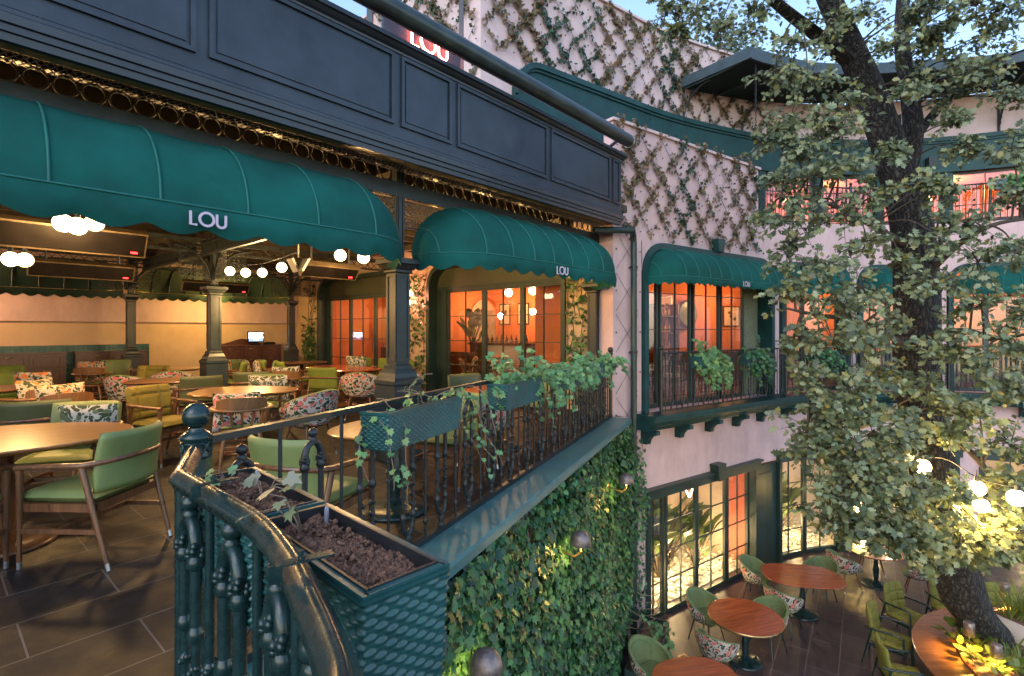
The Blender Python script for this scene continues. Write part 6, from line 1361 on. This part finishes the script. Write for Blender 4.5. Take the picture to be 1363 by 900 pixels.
# ================================================================== OAK
T=thing('oak_tree','large old oak with leaning dark trunk and hanging sage green foliage','tree',C3(7.27,7.98))
def cat(pts,n=5): return smooth([V3(p) for p in pts],n)
TB=C3(7.27,7.98)+ZU*.75; Yt=7.7
trunk=cat([TB-ZU*.3,TB+ZU*.15,at(1286,800,7.98),at(1264,720,7.95),at(1242,620,7.92),at(1222,500,7.9),at(1220,400,7.9),at(1212,300,7.9),at(1192,215,7.85)],6)
b=MB()
def bole(b,pts,r0,r1,n=22,flare=1.0,seed=0):
    N=len(pts); vs=[]; rr=random.Random(seed); ph=[rr.uniform(0,6.28) for _ in range(6)]
    for i,p in enumerate(pts):
        t=i/(N-1); r=r0+(r1-r0)*t; r*=1+(flare-1)*max(0,1-t*7)
        for k in range(n):
            a=2*PI*k/n; w=1+.05*math.sin(3*a+ph[0]+t*4)+.035*math.sin(7*a+ph[1]+t*9)+.02*math.sin(13*a+ph[2]-t*17); vs.append(p+V3((math.cos(a)*r*w,math.sin(a)*r*w,0)))
    b.add(vs,[(i*n+k,i*n+(k+1)%n,(i+1)*n+(k+1)%n,(i+1)*n+k) for i in range(N-1) for k in range(n)],0,True)
bole(b,trunk,.325,.265,flare=1.12); b.build('trunk',M['bark'],T)
limbs=[([at(1196,230,7.85),at(1170,160,7.8),at(1148,100,7.7),at(1125,45,7.5),at(1098,-20,7.3),at(1070,-120,7.0)],.25,.12),
 ([at(1205,240,7.9),at(1216,170,7.95),at(1208,110,8.0),at(1200,40,8.0),at(1206,-60,8.0)],.15,.075),
 ([at(1140,90,7.7),at(1085,45,7.3),at(1040,10,7.0),at(990,-30,6.7),at(930,-60,6.5)],.13,.045),
 ([at(1212,190,7.95),at(1262,130,7.8),at(1310,90,7.5),at(1380,60,7.2)],.09,.03),
 ([at(1215,330,7.9),at(1160,300,7.3),at(1100,270,6.8),at(1040,262,6.5)],.05,.012),
 ([at(1220,380,7.9),at(1270,330,7.4),at(1320,300,7.0),at(1380,290,6.8)],.06,.015),
 ([at(1221,470,7.9),at(1150,430,7.0),at(1090,420,6.4),at(1045,410,6.2)],.05,.012),
 ([at(1224,540,7.9),at(1170,560,7.0),at(1120,575,6.4),at(1075,570,6.1)],.05,.012),
 ([at(1240,620,7.85),at(1200,650,6.8),at(1160,670,6.2),at(1120,650,5.9)],.05,.012),
 ([at(1235,580,7.85),at(1290,600,7.0),at(1330,650,6.3),at(1370,690,6.0)],.05,.012),
 ([at(1222,450,7.9),at(1280,440,7.0),at(1330,450,6.6),at(1385,440,6.4)],.05,.012)]
skel=[p for p in trunk]
for i,(pts,r0,r1) in enumerate(limbs):
    q=cat(pts,5); b=MB(); n=len(q)
    if r0>.08: bole(b,q,r0,r1,14,seed=i+5)
    else: b.tube(q,[r0+(r1-r0)*k/(n-1) for k in range(n)],8)
    b.build('limb',M['bark'] if r0>.08 else M['twig'],T)
    if i<3 or r0<=.08: skel+=q[n//3:]
SP=[(1225,50,7.2,.30),(1270,35,7.1,.32),(1320,45,7,.34),(1235,110,7.1,.26),(1300,100,7,.30),(1185,60,7,.28),(885,12,6.6,.24),(925,15,6.6,.28),(965,35,6.9,.22),(905,35,6.5,.15),(1010,20,7,.34),(1055,40,7,.38),(1105,25,7,.36),(1150,15,7.3,.34),(1205,25,7.3,.28),(1245,10,7,.34),(1300,10,7,.34),(1350,20,7,.36),(1340,75,7,.40),(1290,75,7.3,.28),(1245,70,7.4,.24),(1335,125,7,.32),(1275,125,7.3,.26),
(1030,105,7,.36),(1075,100,6.8,.42),(1060,150,6.8,.40),(1105,165,6.5,.42),(1035,185,6.8,.36),(1140,135,6.8,.34),(1085,200,6.5,.40),(1040,235,6.5,.34),(1095,235,6.3,.44),(1145,225,6.5,.36),(1020,290,6.8,.24),(1070,285,6.3,.42),(1125,285,6.4,.40),(1165,255,6.8,.28),(1050,335,6.6,.36),(1105,340,6.3,.40),(1160,325,6.7,.30),
(1065,390,6.3,.36),(1110,400,6.2,.42),(1155,395,6.5,.34),(1060,440,6.3,.28),(1105,450,6.0,.42),(1155,455,6.3,.38),(1090,500,6.1,.34),(1135,515,6,.40),(1180,500,6.5,.26),(1190,420,6.8,.20),(1195,350,6.9,.18),(1185,200,6.9,.20),
(1080,565,6.2,.34),(1120,560,6.1,.42),(1165,560,6,.40),(1085,610,6.1,.34),(1125,615,5.9,.42),(1175,620,5.8,.40),(1110,660,6,.36),(1155,670,5.8,.42),(1205,660,5.8,.36),(1235,690,5.8,.40),(1175,715,5.9,.34),(1215,725,5.8,.32),(1270,670,5.8,.38),(1285,710,5.8,.32),(1320,690,6,.36),(1350,720,6,.34),(1345,650,6.2,.28),(1130,705,6,.26),(1240,740,5.9,.22),(1310,740,6,.20),
(1345,590,6.5,.34),(1300,560,6.5,.36),(1350,530,6.4,.34),(1255,575,6.4,.22),
(1255,170,7.1,.28),(1300,190,7,.28),(1350,205,6.9,.28),(1250,245,7,.34),(1290,290,6.8,.36),(1345,260,6.8,.30),(1250,315,6.6,.34),(1305,345,6.6,.42),(1350,335,6.5,.36),(1255,390,6.5,.36),(1305,410,6.5,.42),(1355,425,6.4,.38),(1205,120,6.9,.20),(1225,245,7.0,.14),(1080,540,6.0,.30),(1140,590,5.9,.34),(1195,600,5.8,.30),(1150,640,5.7,.34),(1255,650,5.7,.26),(1190,695,5.7,.30),(1300,725,5.8,.26),(1340,705,5.9,.26),(1100,690,6.0,.26),(1260,455,6.3,.38),(1310,485,6.3,.42),(1240,520,6.2,.30),(1285,530,6.4,.36),(1355,475,6.4,.34),(1210,560,6.3,.20)]
rr=np.random.default_rng(77); P_=[];N_=[];Y_=[];S_=[]; tw=MB(); sk=np.array([tuple(p) for p in skel])
for px,py,Y,rad in SP:
    c=at(px,py,Y); c+=V3(rr.normal(0,.05,3).tolist()); d=np.linalg.norm(sk-np.array(c),axis=1)+.6*np.maximum(0,sk[:,2]-c.z-.3); j=int(d.argmin()); s=V3(sk[j]); mid=(s*.45+c*.55)+ZU*float(rr.uniform(.02,.18)); tw.tube(smooth([s,mid,c],4),[.016-.011*k/8 for k in range(9)],5)
    for k in range(int(7+rad*18)):
        v=V3(rr.normal(0,1,3).tolist()); v.normalize(); v=V3((v.x,v.y,v.z*.82-.08)); e=c+v*rad*float(rr.uniform(.5,1.25)); m=(c+e)/2+ZU*.04; tw.tube([c,m,e],[.006,.0045,.0025],4)
        for q in range(5):
            t=.35+.65*q/4; base=c*(1-t)*(1-t)+m*2*t*(1-t)+e*t*t
            for _ in range(rr.poisson(3.4 if q<4 else 5.6)):
                a=rr.normal(0,1,3); a[2]=a[2]*.6-.25; a/=np.linalg.norm(a); P_.append(np.array(base)+a*rr.uniform(.01,.06)); Y_.append(a+.5*np.array(v)); N_.append(np.array((-.25,-.70,.75))+rr.normal(0,.75,3)); S_.append(float(np.clip(rr.lognormal(-2.66,.28),.035,.13)))
tw.build('twig',M['twig'],T); leaves('crown',M['oak_leaf'],OAK*np.array((1.15,1,1)),P_,N_,Y_,S_,T)
print('oak leaves',len(P_))
# string of globe lamps round the trunk
g='glowing globe lamps strung at the oak'
for i,(px,py,Y,r,l) in enumerate(((1228,621,6.7,.095,'globe lamp glowing right in front of the oak trunk'),(1300,650,5.75,.085,'upper globe lamp right of the oak trunk'),(1306,673,5.95,.08,'lower globe lamp right of the oak trunk tucked in leaves'),(1353,663,5.7,.09,'globe lamp at the right photo edge'))):
    globe(l,at(px,py,Y),r,g,.12,'bulb_court'); lamp('globe_and_fill_light',at(px,py+16,Y-.14),(26 if i==0 else 11),(1,.68,.26),.1)
T=thing('globe_lamp','unlit white globe lamp left of the oak trunk','lamp',at(1207,606,7.2),group='globe lamps strung at the oak, one dark'); b=MB(); b.ball(at(1207,606,7.2),.09,16,10); b.build('globe',M['white_paint'],T); b=MB(); b.tube([at(1207,606,7.2)+ZU*.08,at(1207,606,7.2)+ZU*.14],.02,8); b.build('socket',M['iron_dark'],T)
b=MB()
for pts in ([(1150,575,7.6),(1207,592,7.2),(1228,606,6.7),(1262,612,6.3),(1300,635,5.75),(1353,648,5.7),(1420,640,5.7)],[(1240,600,7.6),(1306,658,5.95),(1370,690,5.9)],[(1205,560,7.5),(1290,595,7.3),(1400,620,7.2)]): b.tube(smooth([at(*p) for p in pts],4),.006,5)
tag(b.build('lamp_cable',M['cable']),'thin dark lamp cables slung around the oak trunk','cable')
T=thing('wall_lantern','bright lantern beside the second courtyard doorway','lamp',SF(7.3,GZ+1.0,-.12)); b=MB(); b.box(SF(7.3,GZ+1.15,-.11),(.13,.13,.34)); b.build('glow',M['lamp_amber'],T); b=MB(); b.box(SF(7.3,GZ+1.345,-.11),(.17,.17,.04)); b.build('cap',M['iron_dark'],T); b=MB(); b.box(SF(7.3,GZ+.96,-.11),(.17,.17,.03)); b.build('base',M['iron_dark'],T); lamp('lantern_light',SF(7.3,GZ+1.15,-.35),5,(1,.72,.26),.08)
# ------------------------------------------------------------------ trees beyond the roofs
def far_tree(label,p,h,rad,n,sz,seed):
    rr=np.random.default_rng(seed); T=thing('poplar_tree',label,'tree',p,group='trees beyond the rooftops'); b=MB(); p=V3(p); top=p+ZU*h*.9; b.tube([p,p+ZU*h*.4,top],[.4,.28,.06],8); P_=[];N_=[];Y_=[];S_=[]
    for i in range(int(n/40)):
        t=rr.uniform(.25,1); a=rr.uniform(0,6.28); r=rad*math.sin(PI*min(1,(t-.1)/.95))**.6*rr.uniform(.2,1); c=p+ZU*h*t+V3((math.cos(a)*r,math.sin(a)*r,0)); b.tube([p+ZU*h*max(.1,t-.18),c],[.06,.015],5)
        for k in range(40):
            q=rr.normal(0,1,3)*np.array((.55,.55,.95))*rad*.28; P_.append(np.array(c)+q); N_.append(np.array((0,-.6,.8))+rr.normal(0,.6,3)); Y_.append(np.array((0,0,-1))+rr.normal(0,.6,3)); S_.append(rr.uniform(*sz))
    b.build('trunk',M['bark'],T); leaves('crown',M['poplar_leaf'],OVAL,P_,N_,Y_,S_,T)
far_tree('pale tall poplar rising behind the ivy roofline',at(955,439,34)+ZU*(GZ-1.5),25,4.2,11000,(.22,.36),1)
far_tree('second pale poplar behind the canopy and oak branches',at(1120,439,38)+ZU*(GZ-1.5),24,5,8000,(.25,.4),2)
far_tree('distant tree seen through the oak at the right',at(1330,439,42)+ZU*(GZ-1.5),17,6,6000,(.25,.4),3)
# ================================================================== CAMERA, SKY, SUN
cd=bpy.data.cameras.new('camera'); cam=bpy.data.objects.new('camera',cd); COL.objects.link(cam); cam.location=(0,0,CH); cam.rotation_euler=(PI/2,0,0); cd.sensor_width=36; cd.sensor_fit='HORIZONTAL'; cd.lens=691/1363*36; cd.shift_y=(439-450)/1363; cd.clip_start=.05; cd.clip_end=500; SC.camera=cam
w=bpy.data.worlds.new('World'); SC.world=w; w.use_nodes=True; nt=w.node_tree; bg=nt.nodes['Background']; sky=nt.nodes.new('ShaderNodeTexSky'); sky.sky_type='NISHITA'; sky.sun_disc=False
SEL,SAZ=R(38),R(205)                         # low weak sun behind the viewer's right shoulder
sky.sun_elevation=SEL; sky.sun_rotation=SAZ; sky.altitude=300; sky.air_density=1.0; sky.dust_density=.8; sky.ozone_density=1.2; nt.links.new(sky.outputs[0],bg.inputs['Color']); bg.inputs['Strength'].default_value=.12
sd_=bpy.data.lights.new('sun','SUN'); sd_.energy=.10; sd_.angle=R(30); sd_.color=(1,.96,.92); so=bpy.data.objects.new('sun',sd_); COL.objects.link(so)
so.rotation_euler=(-V3((math.sin(SAZ)*math.cos(SEL),math.cos(SAZ)*math.cos(SEL),math.sin(SEL)))).to_track_quat('-Z','Y').to_euler()
vs=SC.view_settings; vs.view_transform='Standard'; vs.look='None'; vs.gamma=1; vs.use_curve_mapping=False; vs.exposure=2.0
SC.render.engine='CYCLES'; cy=SC.cycles; cy.use_denoising=True; cy.denoiser='OPENIMAGEDENOISE'; cy.max_bounces=6; cy.diffuse_bounces=3; cy.glossy_bounces=3; cy.transmission_bounces=3; cy.transparent_max_bounces=8; cy.sample_clamp_indirect=4; cy.caustics_reflective=False; cy.caustics_refractive=False; cy.use_adaptive_sampling=True; cy.adaptive_threshold=.02
